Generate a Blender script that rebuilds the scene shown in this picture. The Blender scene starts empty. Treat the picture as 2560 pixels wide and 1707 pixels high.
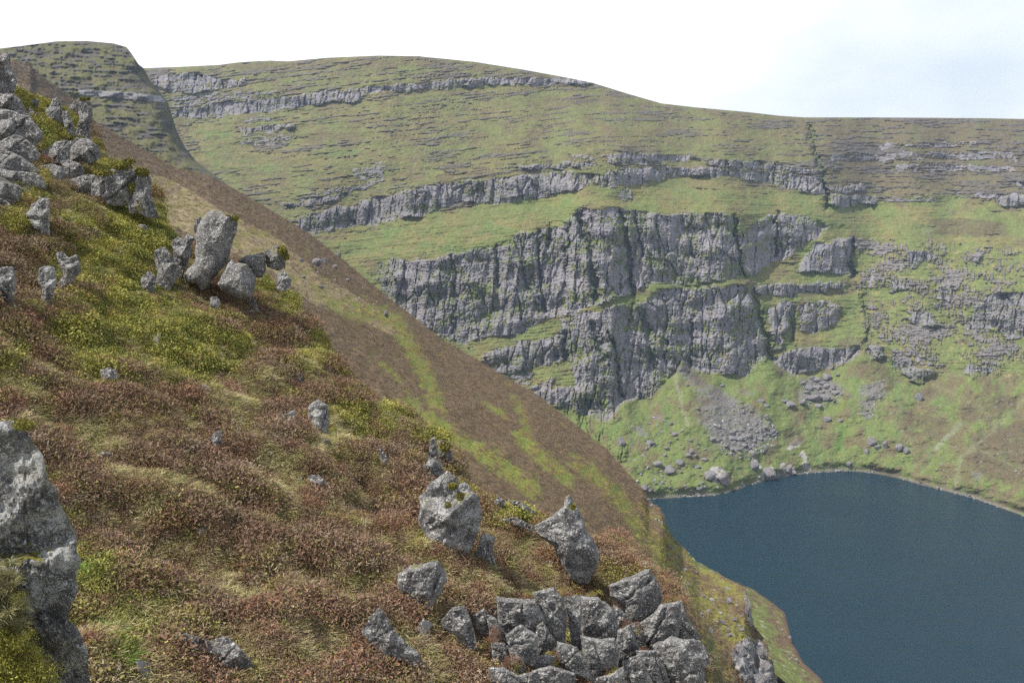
import bpy, math, random
import numpy as np

# ---------------------------------------------------------------- camera, sky, sun, exposure
scene = bpy.context.scene
W, H = 2560.0, 1707.0                       # photograph pixels, used as bearings from the viewpoint
LENS = 28.0
F = W * LENS / 36.0
PITCH = math.radians(9.14)
cam_d = bpy.data.cameras.new("camera")
cam_d.lens = LENS; cam_d.sensor_width = 36.0
cam_d.clip_start = 0.1; cam_d.clip_end = 20000.0
cam = bpy.data.objects.new("camera", cam_d)
scene.collection.objects.link(cam)
cam.location = (0, 0, 0)
cam.rotation_euler = (math.pi / 2 - PITCH, 0, 0)
scene.camera = cam

SUN_EL = math.radians(56.0)
SUN_AZ = math.radians(-104.0)               # bearing from +Y, negative is to the left
SUN_DIR = (math.sin(SUN_AZ) * math.cos(SUN_EL), math.cos(SUN_AZ) * math.cos(SUN_EL), math.sin(SUN_EL))
world = bpy.data.worlds.new("World"); scene.world = world; world.use_nodes = True
wn = world.node_tree; wn.nodes.clear()
w_out = wn.nodes.new("ShaderNodeOutputWorld"); w_bg = wn.nodes.new("ShaderNodeBackground")
w_sky = wn.nodes.new("ShaderNodeTexSky"); w_sky.sky_type = 'NISHITA'; w_sky.sun_disc = False
w_sky.sun_elevation = SUN_EL; w_sky.sun_rotation = SUN_AZ
w_sky.air_density = 1.0; w_sky.dust_density = 1.5; w_sky.ozone_density = 1.0
w_tc = wn.nodes.new("ShaderNodeTexCoord"); w_map = wn.nodes.new("ShaderNodeMapping")
w_map.inputs['Scale'].default_value = (1.0, 1.0, 2.2); w_map.inputs['Location'].default_value = (2.7, -0.6, 0.0)
w_noise = wn.nodes.new("ShaderNodeTexNoise"); w_noise.inputs['Scale'].default_value = 1.3
w_noise.inputs['Detail'].default_value = 6.0; w_noise.inputs['Roughness'].default_value = 0.5
w_ramp = wn.nodes.new("ShaderNodeMapRange")
w_ramp.inputs[1].default_value = 0.36; w_ramp.inputs[2].default_value = 0.58
w_ramp.inputs[3].default_value = 0.42; w_ramp.inputs[4].default_value = 0.92
w_mix = wn.nodes.new("ShaderNodeMix"); w_mix.data_type = 'RGBA'
w_mix.inputs['B'].default_value = (12.0, 12.3, 12.5, 1)       # thin bright cloud
wn.links.new(w_tc.outputs['Generated'], w_map.inputs['Vector'])
wn.links.new(w_map.outputs[0], w_noise.inputs['Vector'])
wn.links.new(w_noise.outputs[0], w_ramp.inputs[0])
w_sep = wn.nodes.new("ShaderNodeSeparateXYZ"); wn.links.new(w_tc.outputs['Generated'], w_sep.inputs[0])
w_el = wn.nodes.new("ShaderNodeMapRange"); wn.links.new(w_sep.outputs[2], w_el.inputs[0])
w_el.inputs[1].default_value = 0.22; w_el.inputs[2].default_value = 0.75; w_el.inputs[3].default_value = 1.0; w_el.inputs[4].default_value = 0.35
w_mul = wn.nodes.new("ShaderNodeMath"); w_mul.operation = 'MULTIPLY'; wn.links.new(w_ramp.outputs[0], w_mul.inputs[0]); wn.links.new(w_el.outputs[0], w_mul.inputs[1])
wn.links.new(w_mul.outputs[0], w_mix.inputs['Factor'])
wn.links.new(w_sky.outputs[0], w_mix.inputs['A'])
wn.links.new(w_mix.outputs['Result'], w_bg.inputs['Color'])
w_bg.inputs['Strength'].default_value = 0.09
wn.links.new(w_bg.outputs[0], w_out.inputs['Surface'])

sun_d = bpy.data.lights.new("sun", 'SUN'); sun_d.energy = 5.0; sun_d.angle = math.radians(0.6)
sun_d.color = (1.0, 0.955, 0.88)
sun = bpy.data.objects.new("sun", sun_d); scene.collection.objects.link(sun)
from mathutils import Vector
sun.rotation_euler = Vector(SUN_DIR).to_track_quat('Z', 'Y').to_euler()

scene.view_settings.view_transform = 'Standard'; scene.view_settings.look = 'None'
scene.view_settings.exposure = 0.38; scene.view_settings.gamma = 1.0
scene.view_settings.use_curve_mapping = False
scene.cycles.max_bounces = 5; scene.cycles.diffuse_bounces = 2; scene.cycles.glossy_bounces = 2
scene.cycles.transmission_bounces = 2; scene.cycles.volume_bounces = 0; scene.cycles.transparent_max_bounces = 4
scene.cycles.use_denoising = False; scene.cycles.use_adaptive_sampling = True; scene.cycles.adaptive_threshold = 0.015

# ---------------------------------------------------------------- helpers
CP, SP = math.cos(PITCH), math.sin(PITCH)
def ray(u, v):
    """bearing (x/y, z/y) of a photograph pixel"""
    c = (H / 2 - v) / F
    y = CP + c * SP
    return (u - W / 2) / F / y, (-SP + c * CP) / y
def P(u, v, Y):
    q, r = ray(np.asarray(u, float), np.asarray(v, float))
    return np.stack([q * Y, np.ones_like(q) * Y, r * Y], -1)
def project(p):
    x, y, z = p[..., 0], p[..., 1], p[..., 2]
    d = y * CP - z * SP
    return W / 2 + F * x / d, H / 2 - F * (y * SP + z * CP) / d

def _hash(ix, iy, seed):
    h = (ix.astype(np.int64) * 374761393 + iy.astype(np.int64) * 668265263 + seed * 974634541) & 0xFFFFFFFF
    h = ((h ^ (h >> 13)) * 1274126177) & 0xFFFFFFFF
    return (h ^ (h >> 16)) & 0xFFFFFFFF
def noise2(x, y, seed=0):
    x = np.asarray(x, float); y = np.asarray(y, float)
    x, y = np.broadcast_arrays(x, y)
    x0 = np.floor(x); y0 = np.floor(y); fx = x - x0; fy = y - y0
    sx = fx * fx * fx * (fx * (fx * 6 - 15) + 10); sy = fy * fy * fy * (fy * (fy * 6 - 15) + 10)
    def g(dx, dy):
        a = _hash(x0 + dx, y0 + dy, seed) * (2 * math.pi / 4294967296.0)
        return np.cos(a) * (fx - dx) + np.sin(a) * (fy - dy)
    n0 = g(0, 0) * (1 - sx) + g(1, 0) * sx
    n1 = g(0, 1) * (1 - sx) + g(1, 1) * sx
    return (n0 * (1 - sy) + n1 * sy) * 1.45
def fbm(x, y, octv=4, seed=0, gain=0.5):
    t = 0; a = 1.0; s = 0
    for o in range(octv):
        t = t + a * noise2(x * 2 ** o + o * 17.3, y * 2 ** o - o * 9.1, seed + o * 7); s += a; a *= gain
    return t / s
def cells(x, y, seed=0):
    """nearest-cell facets: (r1, r2, r3, dx, dy, f2 - f1)"""
    x0 = np.floor(x); y0 = np.floor(y); best = np.full(x.shape, 9.0); sec = np.full(x.shape, 9.0)
    out = [np.zeros(x.shape) for _ in range(5)]
    for i in (-1, 0, 1):
        for j in (-1, 0, 1):
            a = x0 + i; b_ = y0 + j
            h1 = _hash(a, b_, seed) / 4294967296.0; h2 = _hash(a, b_, seed + 31) / 4294967296.0
            dx = x - (a + .1 + .8 * h1); dy = y - (b_ + .1 + .8 * h2); d = dx * dx + dy * dy
            m = d < best; sec = np.where(m, best, np.minimum(sec, d)); best = np.where(m, d, best)
            h3 = _hash(a, b_, seed + 77) / 4294967296.0; h4 = _hash(a, b_, seed + 99) / 4294967296.0; h5 = _hash(a, b_, seed + 55) / 4294967296.0
            for k, val in enumerate((h3, h4, h5, dx, dy)): out[k] = np.where(m, val, out[k])
    return (*out, np.sqrt(sec) - np.sqrt(best))
def sstep(a, b, x):
    t = np.clip((x - a) / (b - a), 0, 1); return t * t * (3 - 2 * t)
def curve(pts):
    a = np.array(pts, float)
    return lambda u: np.interp(u, a[:, 0], a[:, 1])
def in_poly(u, v, poly):
    p = np.array(poly, float); out = np.zeros(u.shape, bool)
    box = (u >= p[:, 0].min()) & (u <= p[:, 0].max()) & (v >= p[:, 1].min()) & (v <= p[:, 1].max())
    uu = u[box]; vv = v[box]; ins = np.zeros(uu.shape, bool); j = len(p) - 1
    for i in range(len(p)):
        xi, yi = p[i]; xj, yj = p[j]
        if yi != yj:
            c = ((yi > vv) != (yj > vv)) & (uu < (xj - xi) * (vv - yi) / (yj - yi) + xi)
            ins ^= c
        j = i
    out[box] = ins
    return out
def line_dist(u, v, pts):
    d = np.full(u.shape, 1e9)
    for (x0, y0), (x1, y1) in zip(pts[:-1], pts[1:]):
        dx, dy = x1 - x0, y1 - y0
        t = np.clip(((u - x0) * dx + (v - y0) * dy) / (dx * dx + dy * dy + 1e-9), 0, 1)
        d = np.minimum(d, np.hypot(u - x0 - t * dx, v - y0 - t * dy))
    return d
def lerp(a, b, t):
    a = np.asarray(a, float); b = np.asarray(b, float); t = np.asarray(t)[..., None]
    return a * (1 - t) + b * t

def mesh_from(name, verts, faces, mat=None, smooth=True, color=None, attrs=None, sharp=None):
    me = bpy.data.meshes.new(name)
    verts = np.ascontiguousarray(verts, dtype=np.float32).reshape(-1, 3)
    faces = np.asarray(faces, dtype=np.int32); n = faces.shape[1]
    me.vertices.add(len(verts)); me.vertices.foreach_set("co", verts.ravel())
    me.loops.add(faces.size); me.loops.foreach_set("vertex_index", faces.ravel())
    me.polygons.add(len(faces))
    me.polygons.foreach_set("loop_start", np.arange(0, faces.size, n, dtype=np.int32))
    me.polygons.foreach_set("loop_total", np.full(len(faces), n, dtype=np.int32))
    me.polygons.foreach_set("use_smooth", np.full(len(faces), smooth, dtype=bool))
    me.update(calc_edges=True)
    if color is not None:
        c = np.ones((len(verts), 4), np.float32); c[:, :3] = color.reshape(-1, 3)
        at = me.attributes.new("tint", 'FLOAT_COLOR', 'POINT'); at.data.foreach_set("color", c.ravel())
    for k, a in (attrs or {}).items():
        at = me.attributes.new(k, 'FLOAT', 'POINT'); at.data.foreach_set("value", np.ascontiguousarray(a, np.float32).ravel())
    if sharp is not None: me.set_sharp_from_angle(angle=sharp)
    if mat: me.materials.append(mat)
    return me
def grid_faces(nr, nc):
    i = np.arange(nr * nc).reshape(nr, nc)
    return np.stack([i[:-1, :-1], i[:-1, 1:], i[1:, 1:], i[1:, :-1]], -1).reshape(-1, 4)
def link(name, data, label=None, cat=None, group=None, kind=None, parent=None, loc=None):
    o = bpy.data.objects.new(name, data); scene.collection.objects.link(o)
    if label: o["label"] = label
    if cat: o["category"] = cat
    if group: o["group"] = group
    if kind: o["kind"] = kind
    if parent: o.parent = parent
    if loc is not None: o.location = loc
    return o

# ---------------------------------------------------------------- materials
def new_mat(name):
    m = bpy.data.materials.new(name); m.use_nodes = True
    nt = m.node_tree; b = nt.nodes['Principled BSDF']
    b.inputs['Roughness'].default_value = 0.9
    b.inputs['Specular IOR Level'].default_value = 0.2
    return m, nt, b
def nd(nt, t, **kw):
    n = nt.nodes.new(t)
    for k, val in kw.items(): setattr(n, k, val)
    return n
def mixcol(nt, fac, a, b, blend='MIX'):
    n = nd(nt, "ShaderNodeMix", data_type='RGBA', blend_type=blend)
    for sock, val in ((n.inputs['Factor'], fac), (n.inputs['A'], a), (n.inputs['B'], b)):
        if hasattr(val, 'is_output'): nt.links.new(val, sock)
        elif isinstance(val, (tuple, list)): sock.default_value = (*val, 1) if len(val) == 3 else val
        else: sock.default_value = val
    return n.outputs['Result']
def maprange(nt, val, a, b, c=0.0, d=1.0):
    n = nd(nt, "ShaderNodeMapRange"); nt.links.new(val, n.inputs[0])
    n.inputs[1].default_value = a; n.inputs[2].default_value = b; n.inputs[3].default_value = c; n.inputs[4].default_value = d
    return n.outputs[0]
def math_n(nt, op, a, b):
    n = nd(nt, "ShaderNodeMath", operation=op)
    for s, val in ((n.inputs[0], a), (n.inputs[1], b)):
        if hasattr(val, 'is_output'): nt.links.new(val, s)
        else: s.default_value = val
    return n.outputs[0]
def tex_noise(nt, vec, scale, detail=5.0, rough=0.55):
    n = nd(nt, "ShaderNodeTexNoise"); n.inputs['Scale'].default_value = scale
    n.inputs['Detail'].default_value = detail; n.inputs['Roughness'].default_value = rough
    nt.links.new(vec, n.inputs['Vector']); return n.outputs[0]

def terrain_mat(name, grain, bump, amount=0.35):
    """tint attribute carries the plants and the rock; grain adds the fine mottling"""
    m, nt, b = new_mat(name)
    at = nd(nt, "ShaderNodeAttribute", attribute_name="tint")
    geo = nd(nt, "ShaderNodeNewGeometry")
    n1 = tex_noise(nt, geo.outputs['Position'], grain, 6.0, 0.65)
    n2 = tex_noise(nt, geo.outputs['Position'], grain * 0.22, 4.0, 0.6)
    k = math_n(nt, 'MULTIPLY', maprange(nt, n1, 0.3, 0.7, 1 - amount, 1 + amount), maprange(nt, n2, 0.3, 0.7, 0.88, 1.12))
    sc = nd(nt, "ShaderNodeVectorMath", operation='SCALE')
    nt.links.new(at.outputs['Color'], sc.inputs[0]); nt.links.new(k, sc.inputs['Scale'])
    nt.links.new(sc.outputs[0], b.inputs['Base Color'])
    bp = nd(nt, "ShaderNodeBump"); bp.inputs['Strength'].default_value = 0.8; bp.inputs['Distance'].default_value = bump
    nt.links.new(n1, bp.inputs['Height']); nt.links.new(bp.outputs[0], b.inputs['Normal'])
    return m
MAT_MOUNTAIN = terrain_mat("mountainside", 0.6, 0.55, 0.30)
MAT_HILLSIDE = terrain_mat("heather_slope", 2.2, 0.35, 0.45)
MAT_GROUND = terrain_mat("peaty_ground", 9.0, 0.06, 0.5)

def conglomerate(name, base, pebble, scale, lichen_amt, bump):
    m, nt, b = new_mat(name)
    geo = nd(nt, "ShaderNodeNewGeometry"); pos = geo.outputs['Position']
    info = nd(nt, "ShaderNodeObjectInfo")
    # warp so that the pebbles are not round cells
    wv = nd(nt, "ShaderNodeTexNoise"); wv.inputs['Scale'].default_value = scale * 0.8; wv.inputs['Detail'].default_value = 2
    nt.links.new(pos, wv.inputs['Vector'])
    off = nd(nt, "ShaderNodeVectorMath", operation='SCALE'); nt.links.new(wv.outputs['Color'], off.inputs[0]); off.inputs['Scale'].default_value = 1.5 / scale
    add = nd(nt, "ShaderNodeVectorMath", operation='ADD'); nt.links.new(pos, add.inputs[0]); nt.links.new(off.outputs[0], add.inputs[1])
    vec = add.outputs[0]
    vo = nd(nt, "ShaderNodeTexVoronoi"); vo.inputs['Scale'].default_value = scale; nt.links.new(vec, vo.inputs['Vector'])
    sep = nd(nt, "ShaderNodeSeparateColor"); nt.links.new(vo.outputs['Color'], sep.inputs[0])
    vo2 = nd(nt, "ShaderNodeTexVoronoi"); vo2.inputs['Scale'].default_value = scale * 2.6; nt.links.new(vec, vo2.inputs['Vector'])
    sep2 = nd(nt, "ShaderNodeSeparateColor"); nt.links.new(vo2.outputs['Color'], sep2.inputs[0])
    big = tex_noise(nt, pos, 1.6, 5, 0.6); fine = tex_noise(nt, pos, scale * 3.0, 6, 0.7); mid = tex_noise(nt, pos, 4.5, 6, 0.65)
    dark = tuple(c * 0.42 for c in base)
    col = mixcol(nt, maprange(nt, mid, 0.33, 0.66), dark, base)
    col = mixcol(nt, maprange(nt, sep2.outputs[1], 0.0, 1.0, 0.0, 0.45), col, tuple(min(1, c * 1.7) for c in base))
    # white quartz pebbles: some cells, only their middles
    cellw = math_n(nt, 'MULTIPLY', maprange(nt, sep.outputs[0], 0.66, 0.76), maprange(nt, fine, 0.36, 0.56))
    core = maprange(nt, vo.outputs['Distance'], 0.34, 0.50, 1.0, 0.0)
    col = mixcol(nt, math_n(nt, 'MULTIPLY', cellw, core), col, pebble)
    cellw2 = maprange(nt, sep2.outputs[0], 0.66, 0.78)
    core2 = maprange(nt, vo2.outputs['Distance'], 0.28, 0.42, 0.9, 0.0)
    col = mixcol(nt, math_n(nt, 'MULTIPLY', cellw2, core2), col, pebble)
    # pale lichen patches
    at_l = nd(nt, "ShaderNodeAttribute", attribute_type='OBJECT', attribute_name="lichen")
    lich = math_n(nt, 'MULTIPLY', maprange(nt, math_n(nt, 'ADD', math_n(nt, 'MULTIPLY', mid, 0.6), math_n(nt, 'MULTIPLY', fine, 0.4)), 0.50, 0.58), math_n(nt, 'MULTIPLY', at_l.outputs['Fac'], lichen_amt))
    col = mixcol(nt, lich, col, (0.52, 0.52, 0.50))
    ocre = math_n(nt, 'MULTIPLY', maprange(nt, tex_noise(nt, pos, 2.7, 5, 0.7), 0.60, 0.70), 0.35)
    col = mixcol(nt, ocre, col, (0.30, 0.24, 0.13))
    # moss on upward faces
    at_m = nd(nt, "ShaderNodeAttribute", attribute_type='OBJECT', attribute_name="moss")
    sepn = nd(nt, "ShaderNodeSeparateXYZ"); nt.links.new(geo.outputs['Normal'], sepn.inputs[0])
    up = math_n(nt, 'ADD', sepn.outputs[2], math_n(nt, 'MULTIPLY', math_n(nt, 'SUBTRACT', big, 0.5), 2.0))
    mf = math_n(nt, 'MULTIPLY', maprange(nt, math_n(nt, 'ADD', up, at_m.outputs['Fac']), 1.12, 1.25), 0.95)
    mosscol = mixcol(nt, mid, (0.10, 0.11, 0.02), (0.30, 0.27, 0.05))
    col = mixcol(nt, mf, col, mosscol)
    nt.links.new(col, b.inputs['Base Color'])
    hgt = math_n(nt, 'ADD', math_n(nt, 'MULTIPLY', math_n(nt, 'SUBTRACT', 0.6, vo.outputs['Distance']), 0.8),
                 math_n(nt, 'ADD', math_n(nt, 'MULTIPLY', fine, 0.8), math_n(nt, 'MULTIPLY', mid, 2.2)))
    bp = nd(nt, "ShaderNodeBump"); bp.inputs['Strength'].default_value = 0.9; bp.inputs['Distance'].default_value = bump
    nt.links.new(hgt, bp.inputs['Height']); nt.links.new(bp.outputs[0], b.inputs['Normal'])
    return m
MAT_ROCK = conglomerate("conglomerate_rock", (0.215, 0.205, 0.198), (0.76, 0.75, 0.73), 19.0, 1.0, 0.075)
MAT_NEAR = conglomerate("near_conglomerate", (0.165, 0.160, 0.158), (0.60, 0.60, 0.60), 24.0, 1.2, 0.05)
MAT_FARROCK = conglomerate("sandstone_boulder", (0.225, 0.212, 0.22), (0.32, 0.31, 0.31), 0.9, 0.3, 0.4)

def plant_mat(name, rough=0.75):
    m, nt, b = new_mat(name)
    at = nd(nt, "ShaderNodeAttribute", attribute_type='INSTANCER', attribute_name="col")
    tv = nd(nt, "ShaderNodeAttribute", attribute_name="tone")
    sc = nd(nt, "ShaderNodeVectorMath", operation='SCALE')
    nt.links.new(at.outputs['Color'], sc.inputs[0]); nt.links.new(math_n(nt, 'MULTIPLY', tv.outputs['Fac'], 1.15), sc.inputs['Scale'])
    nt.links.new(sc.outputs[0], b.inputs['Base Color']); b.inputs['Roughness'].default_value = rough
    return m
MAT_PLANT = plant_mat("moorland_plants")

# water
MAT_WATER, nt, b = new_mat("lake_water")
b.inputs['Base Color'].default_value = (0.008, 0.027, 0.040, 1)
b.inputs['Roughness'].default_value = 0.10; b.inputs['IOR'].default_value = 1.33; b.inputs['Specular IOR Level'].default_value = 0.36
geo = nd(nt, "ShaderNodeNewGeometry")
mp = nd(nt, "ShaderNodeMapping"); mp.inputs['Rotation'].default_value = (0, 0, 0.5); mp.inputs['Scale'].default_value = (0.55, 1.5, 1)
nt.links.new(geo.outputs['Position'], mp.inputs['Vector'])
wa = math_n(nt, 'ADD', tex_noise(nt, mp.outputs[0], 0.35, 5, 0.6), math_n(nt, 'MULTIPLY', tex_noise(nt, mp.outputs[0], 0.11, 3, 0.5), 2.2)); wb = tex_noise(nt, geo.outputs['Position'], 0.012, 3, 0.5)
bp = nd(nt, "ShaderNodeBump"); bp.inputs['Distance'].default_value = 0.9; nt.links.new(wa, bp.inputs['Height'])
nt.links.new(maprange(nt, wb, 0.35, 0.65, 0.4, 1.0), bp.inputs['Strength'])
nt.links.new(bp.outputs[0], b.inputs['Normal'])
nt.links.new(maprange(nt, wb, 0.3, 0.7, 0.04, 0.22), b.inputs['Roughness'])

# ---------------------------------------------------------------- colours (real surface values)
GREEN = np.array((0.125, 0.148, 0.050)); LUSH = np.array((0.095, 0.150, 0.048)); OLIVE = np.array((0.160, 0.145, 0.058))
STRAW = np.array((0.27, 0.225, 0.105)); HEATH = np.array((0.105, 0.072, 0.050)); HEATH2 = np.array((0.13, 0.075, 0.052))
ROCK = np.array((0.190, 0.182, 0.205)); ROCKD = np.array((0.070, 0.066, 0.075)); ROCKL = np.array((0.29, 0.275, 0.285))
LAKE_Z = -230.0

# ================================================================ MOUNTAIN (corrie headwall)
rim = curve([(0,172),(300,172),(359,171),(440,168),(545,163),(600,156),(675,152),(720,154),(816,145),(947,139.5),(1045,141),(1186,155),
             (1306,174),(1415,194),(1480,207),(1567,234),(1654,259),(1741,269),(1872,281),(1950,290),(2010,294),(2177,294),(2340,295),(2460,296),(2560,298),(3200,300)])
shore = curve([(0,1200),(1300,1235),(1450,1252),(1560,1250),(1640,1247),(1700,1243),(1760,1239),(1805,1240),(1850,1218),(1905,1204),(1960,1190),(2025,1182),
               (2112,1177),(2170,1180),(2231,1191),(2318,1216),(2427,1243),(2492,1266),(2560,1290),(2700,1345),(3200,1520)])
def band(top, bot): return top + bot[::-1]
CLIFF_A = band([(440,277),(520,262),(600,252),(680,245),(760,235),(840,226),(905,222),(945,215),(1000,212),(1060,208),(1120,200),(1200,196),(1300,195),(1400,196),(1470,203),(1500,210)],
               [(440,296),(500,296),(580,287),(660,279),(740,268),(820,258),(900,250),(915,232),(985,228),(1060,225),(1130,220),(1200,216),(1300,212),(1400,211),(1470,212),(1500,214)])
CLIFF_C = band([(740,545),(760,540),(850,520),(900,505),(950,495),(1000,480),(1060,470),(1100,463),(1200,452),(1250,447),(1300,440),(1380,430),(1430,427),(1450,430),(1470,438),(1500,440),(1520,428),(1560,422),(1640,420),(1660,418),(1700,420),(1790,420),(1830,425),(1920,432),(2000,440),(2050,446),(2062,470)],
               [(740,575),(800,585),(850,570),(900,565),(950,560),(1000,545),(1050,540),(1100,520),(1160,508),(1250,508),(1300,502),(1360,490),(1400,482),(1450,478),(1475,455),(1500,455),(1505,470),(1560,464),(1620,458),(1650,450),(1665,437),(1700,440),(1790,440),(1850,445),(1900,452),(1940,462),(1990,475),(2030,483),(2062,486)])
CLIFFS = [  # (outline, share of bare rock)
 (CLIFF_A, .86), (CLIFF_C, .78),
 ([(385,190),(480,183),(560,200),(620,200),(600,215),(540,225),(480,235),(420,225),(390,215)], .75),
 ([(430,235),(560,232),(700,232),(640,246),(520,258),(440,268)], .45),
 ([(600,322),(680,314),(740,310),(735,320),(680,328),(605,334)], .8),
 ([(610,298),(690,290),(690,297),(612,307)], .6), ([(600,350),(740,340),(740,350),(605,364)], .5),
 ([(700,512),(790,496),(880,480),(880,490),(800,508),(705,520)], .7), ([(780,486),(900,462),(960,440),(960,452),(900,474),(790,496)], .5),
 ([(880,430),(930,412),(960,410),(955,440),(900,452)], .6),
 ([(1290,414),(1400,408),(1490,405),(1490,414),(1400,421),(1320,426)], .8), ([(1430,392),(1520,388),(1520,394),(1440,399)], .5),
 ([(1518,386),(1600,384),(1725,388),(1725,404),(1640,406),(1600,408),(1520,404)], .85),
 ([(1765,399),(1900,404),(2000,416),(2054,428),(2056,442),(1960,430),(1860,424),(1770,412)], .65),
 ([(2074,386),(2140,388),(2240,385),(2240,400),(2140,402),(2080,404)], .55), ([(2190,361),(2440,355),(2440,362),(2200,370)], .5), ([(2240,380),(2540,383),(2540,397),(2250,394)], .6), ([(2238,412),(2535,416),(2535,430),(2240,426)], .55),
 ([(2068,464),(2160,462),(2165,472),(2140,482),(2072,478)], .8), ([(2076,488),(2120,487),(2195,494),(2195,510),(2140,512),(2105,524),(2080,510)], .9),
 ([(2210,494),(2330,492),(2330,503),(2215,507)], .5), ([(2390,484),(2480,486),(2480,495),(2390,493)], .6), ([(2478,490),(2560,486),(2640,488),(2640,500),(2540,516),(2500,516)], .9),
 ([(2525,455),(2560,452),(2640,455),(2640,470),(2560,472)], .8),
 ([(1548,478),(1578,472),(1582,496),(1560,503),(1545,492)], .6),
 ([(945,655),(1000,650),(1060,648),(1130,635),(1190,622),(1258,612),(1290,585),(1340,575),(1400,568),(1430,545),(1448,520),(1500,525),(1545,520),(1600,528),(1640,535),(1700,532),(1770,535),(1800,530),(1838,540),(1848,580),(1855,640),(1865,690),(1800,702),(1740,710),(1640,706),(1600,722),(1540,748),(1480,765),(1440,785),(1400,790),(1350,800),(1310,832),(1270,842),(1230,838),(1160,862),(1120,850),(1060,815),(985,765),(945,700)], .66),
 ([(1850,600),(1880,560),(1920,540),(1955,528),(1990,535),(2040,548),(2072,565),(2050,590),(2000,620),(1975,640),(1945,650),(1925,662),(1900,670),(1885,690),(1868,680)], .78),
 ([(2040,610),(2080,600),(2125,592),(2143,600),(2135,640),(2125,690),(2080,680),(1985,680),(2005,650)], .92),
 ([(1400,800),(1430,790),(1560,762),(1612,755),(1640,728),(1700,720),(1800,718),(1862,712),(1880,745),(1895,790),(1912,850),(1925,895),(1905,905),(1895,925),(1870,942),(1795,930),(1745,932),(1720,912),(1702,905),(1690,930),(1662,945),(1650,970),(1632,998),(1585,1000),(1562,1008),(1545,1048),(1530,1062),(1510,1060),(1530,1090),(1570,1110),(1568,1150),(1540,1168),(1480,1120),(1420,1050),(1380,1000),(1360,980),(1440,960),(1430,900),(1400,880)], .70),
 ([(1930,905),(1960,880),(2000,870),(2060,868),(2110,870),(2150,862),(2145,885),(2120,910),(2080,920),(2040,925),(2010,935),(1985,940),(1955,925)], .92),
 ([(1880,712),(1960,710),(2110,705),(2110,720),(2060,728),(1995,730),(1990,745),(1960,742),(1885,735)], .9),
 ([(1920,770),(1960,750),(1990,755),(1985,790),(1960,830),(1950,870),(1925,880),(1930,840),(1920,800)], .85), ([(1995,765),(2060,750),(2100,770),(2090,810),(2040,830),(1995,825)], .7),
 ([(1205,892),(1240,870),(1330,850),(1400,840),(1395,880),(1330,895),(1270,900),(1210,912)], .8), ([(1225,930),(1270,900),(1320,895),(1420,870),(1410,900),(1330,920),(1260,935)], .75),
 ([(1330,985),(1350,960),(1378,938),(1388,950),(1375,985),(1400,1000),(1390,1020),(1360,1010)], .85), ([(1260,940),(1330,930),(1330,960),(1300,965)], .6),
 ([(2262,628),(2300,625),(2345,630),(2340,650),(2300,655),(2290,670),(2262,668)], .85), ([(2430,640),(2455,636),(2450,655),(2430,660)], .8),
 ([(2440,760),(2480,735),(2560,730),(2660,735),(2660,850),(2520,845),(2490,820),(2460,830),(2410,820),(2430,790)], .75), ([(2270,775),(2320,780),(2345,810),(2300,815),(2270,800)], .75),
 ([(2225,875),(2260,880),(2290,920),(2330,920),(2335,935),(2310,960),(2280,950),(2240,920)], .75), ([(2420,910),(2490,915),(2480,940),(2440,950),(2410,930)], .7),
 ([(2215,700),(2270,700),(2265,722),(2225,728)], .75), ([(2340,720),(2390,715),(2385,760),(2350,765)], .65), ([(2170,690),(2185,675),(2185,715),(2172,715)], .8),
 ([(2160,870),(2200,860),(2215,890),(2190,900),(2165,900)], .7), ([(2285,890),(2330,905),(2325,915),(2290,905)], .6), ([(2290,800),(2345,805),(2350,815),(2295,815)], .7),
]
SCREE = [([(1690,920),(1720,905),(1740,930),(1760,950),(1830,990),(1850,1010),(1900,1040),(1940,1075),(1930,1095),(1880,1120),(1850,1130),(1790,1110),(1770,1080),(1750,1060),(1740,1030),(1745,990),(1730,970)], .85),
 ([(2155,960),(2215,950),(2215,985),(2190,1010),(2185,1040),(2160,1055),(2150,1020),(2150,990)], .75), ([(2000,945),(2090,950),(2110,980),(2080,1000),(2020,1010),(2000,990)], .8),
 ([(1575,1060),(1600,1065),(1620,1090),(1600,1095)], .9), ([(1630,1040),(1650,1035),(1645,1055)], .8), ([(2432,1175),(2452,1175),(2448,1205),(2432,1200)], .9), ([(1845,968),(1875,985),(1870,995),(1850,980)], .8),
 ([(2310,565),(2322,565),(2325,600),(2315,600)], .9)]
PALE = [[(1965,1120),(1990,1090),(2005,1105),(2000,1115),(1975,1125)],[(1992,1135),(2010,1125),(2030,1170),(2030,1178),(2000,1172),(2008,1150)],[(1900,1195),(1912,1170),(1930,1165),(1950,1190),(1940,1200)],[(1950,1155),(1985,1165),(1985,1180),(1960,1180)],
        [(1764,1175),(1790,1165),(1822,1185),(1820,1208),(1780,1205)],[(1880,1145),(1888,1140),(1904,1165),(1890,1178)]]
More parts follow.
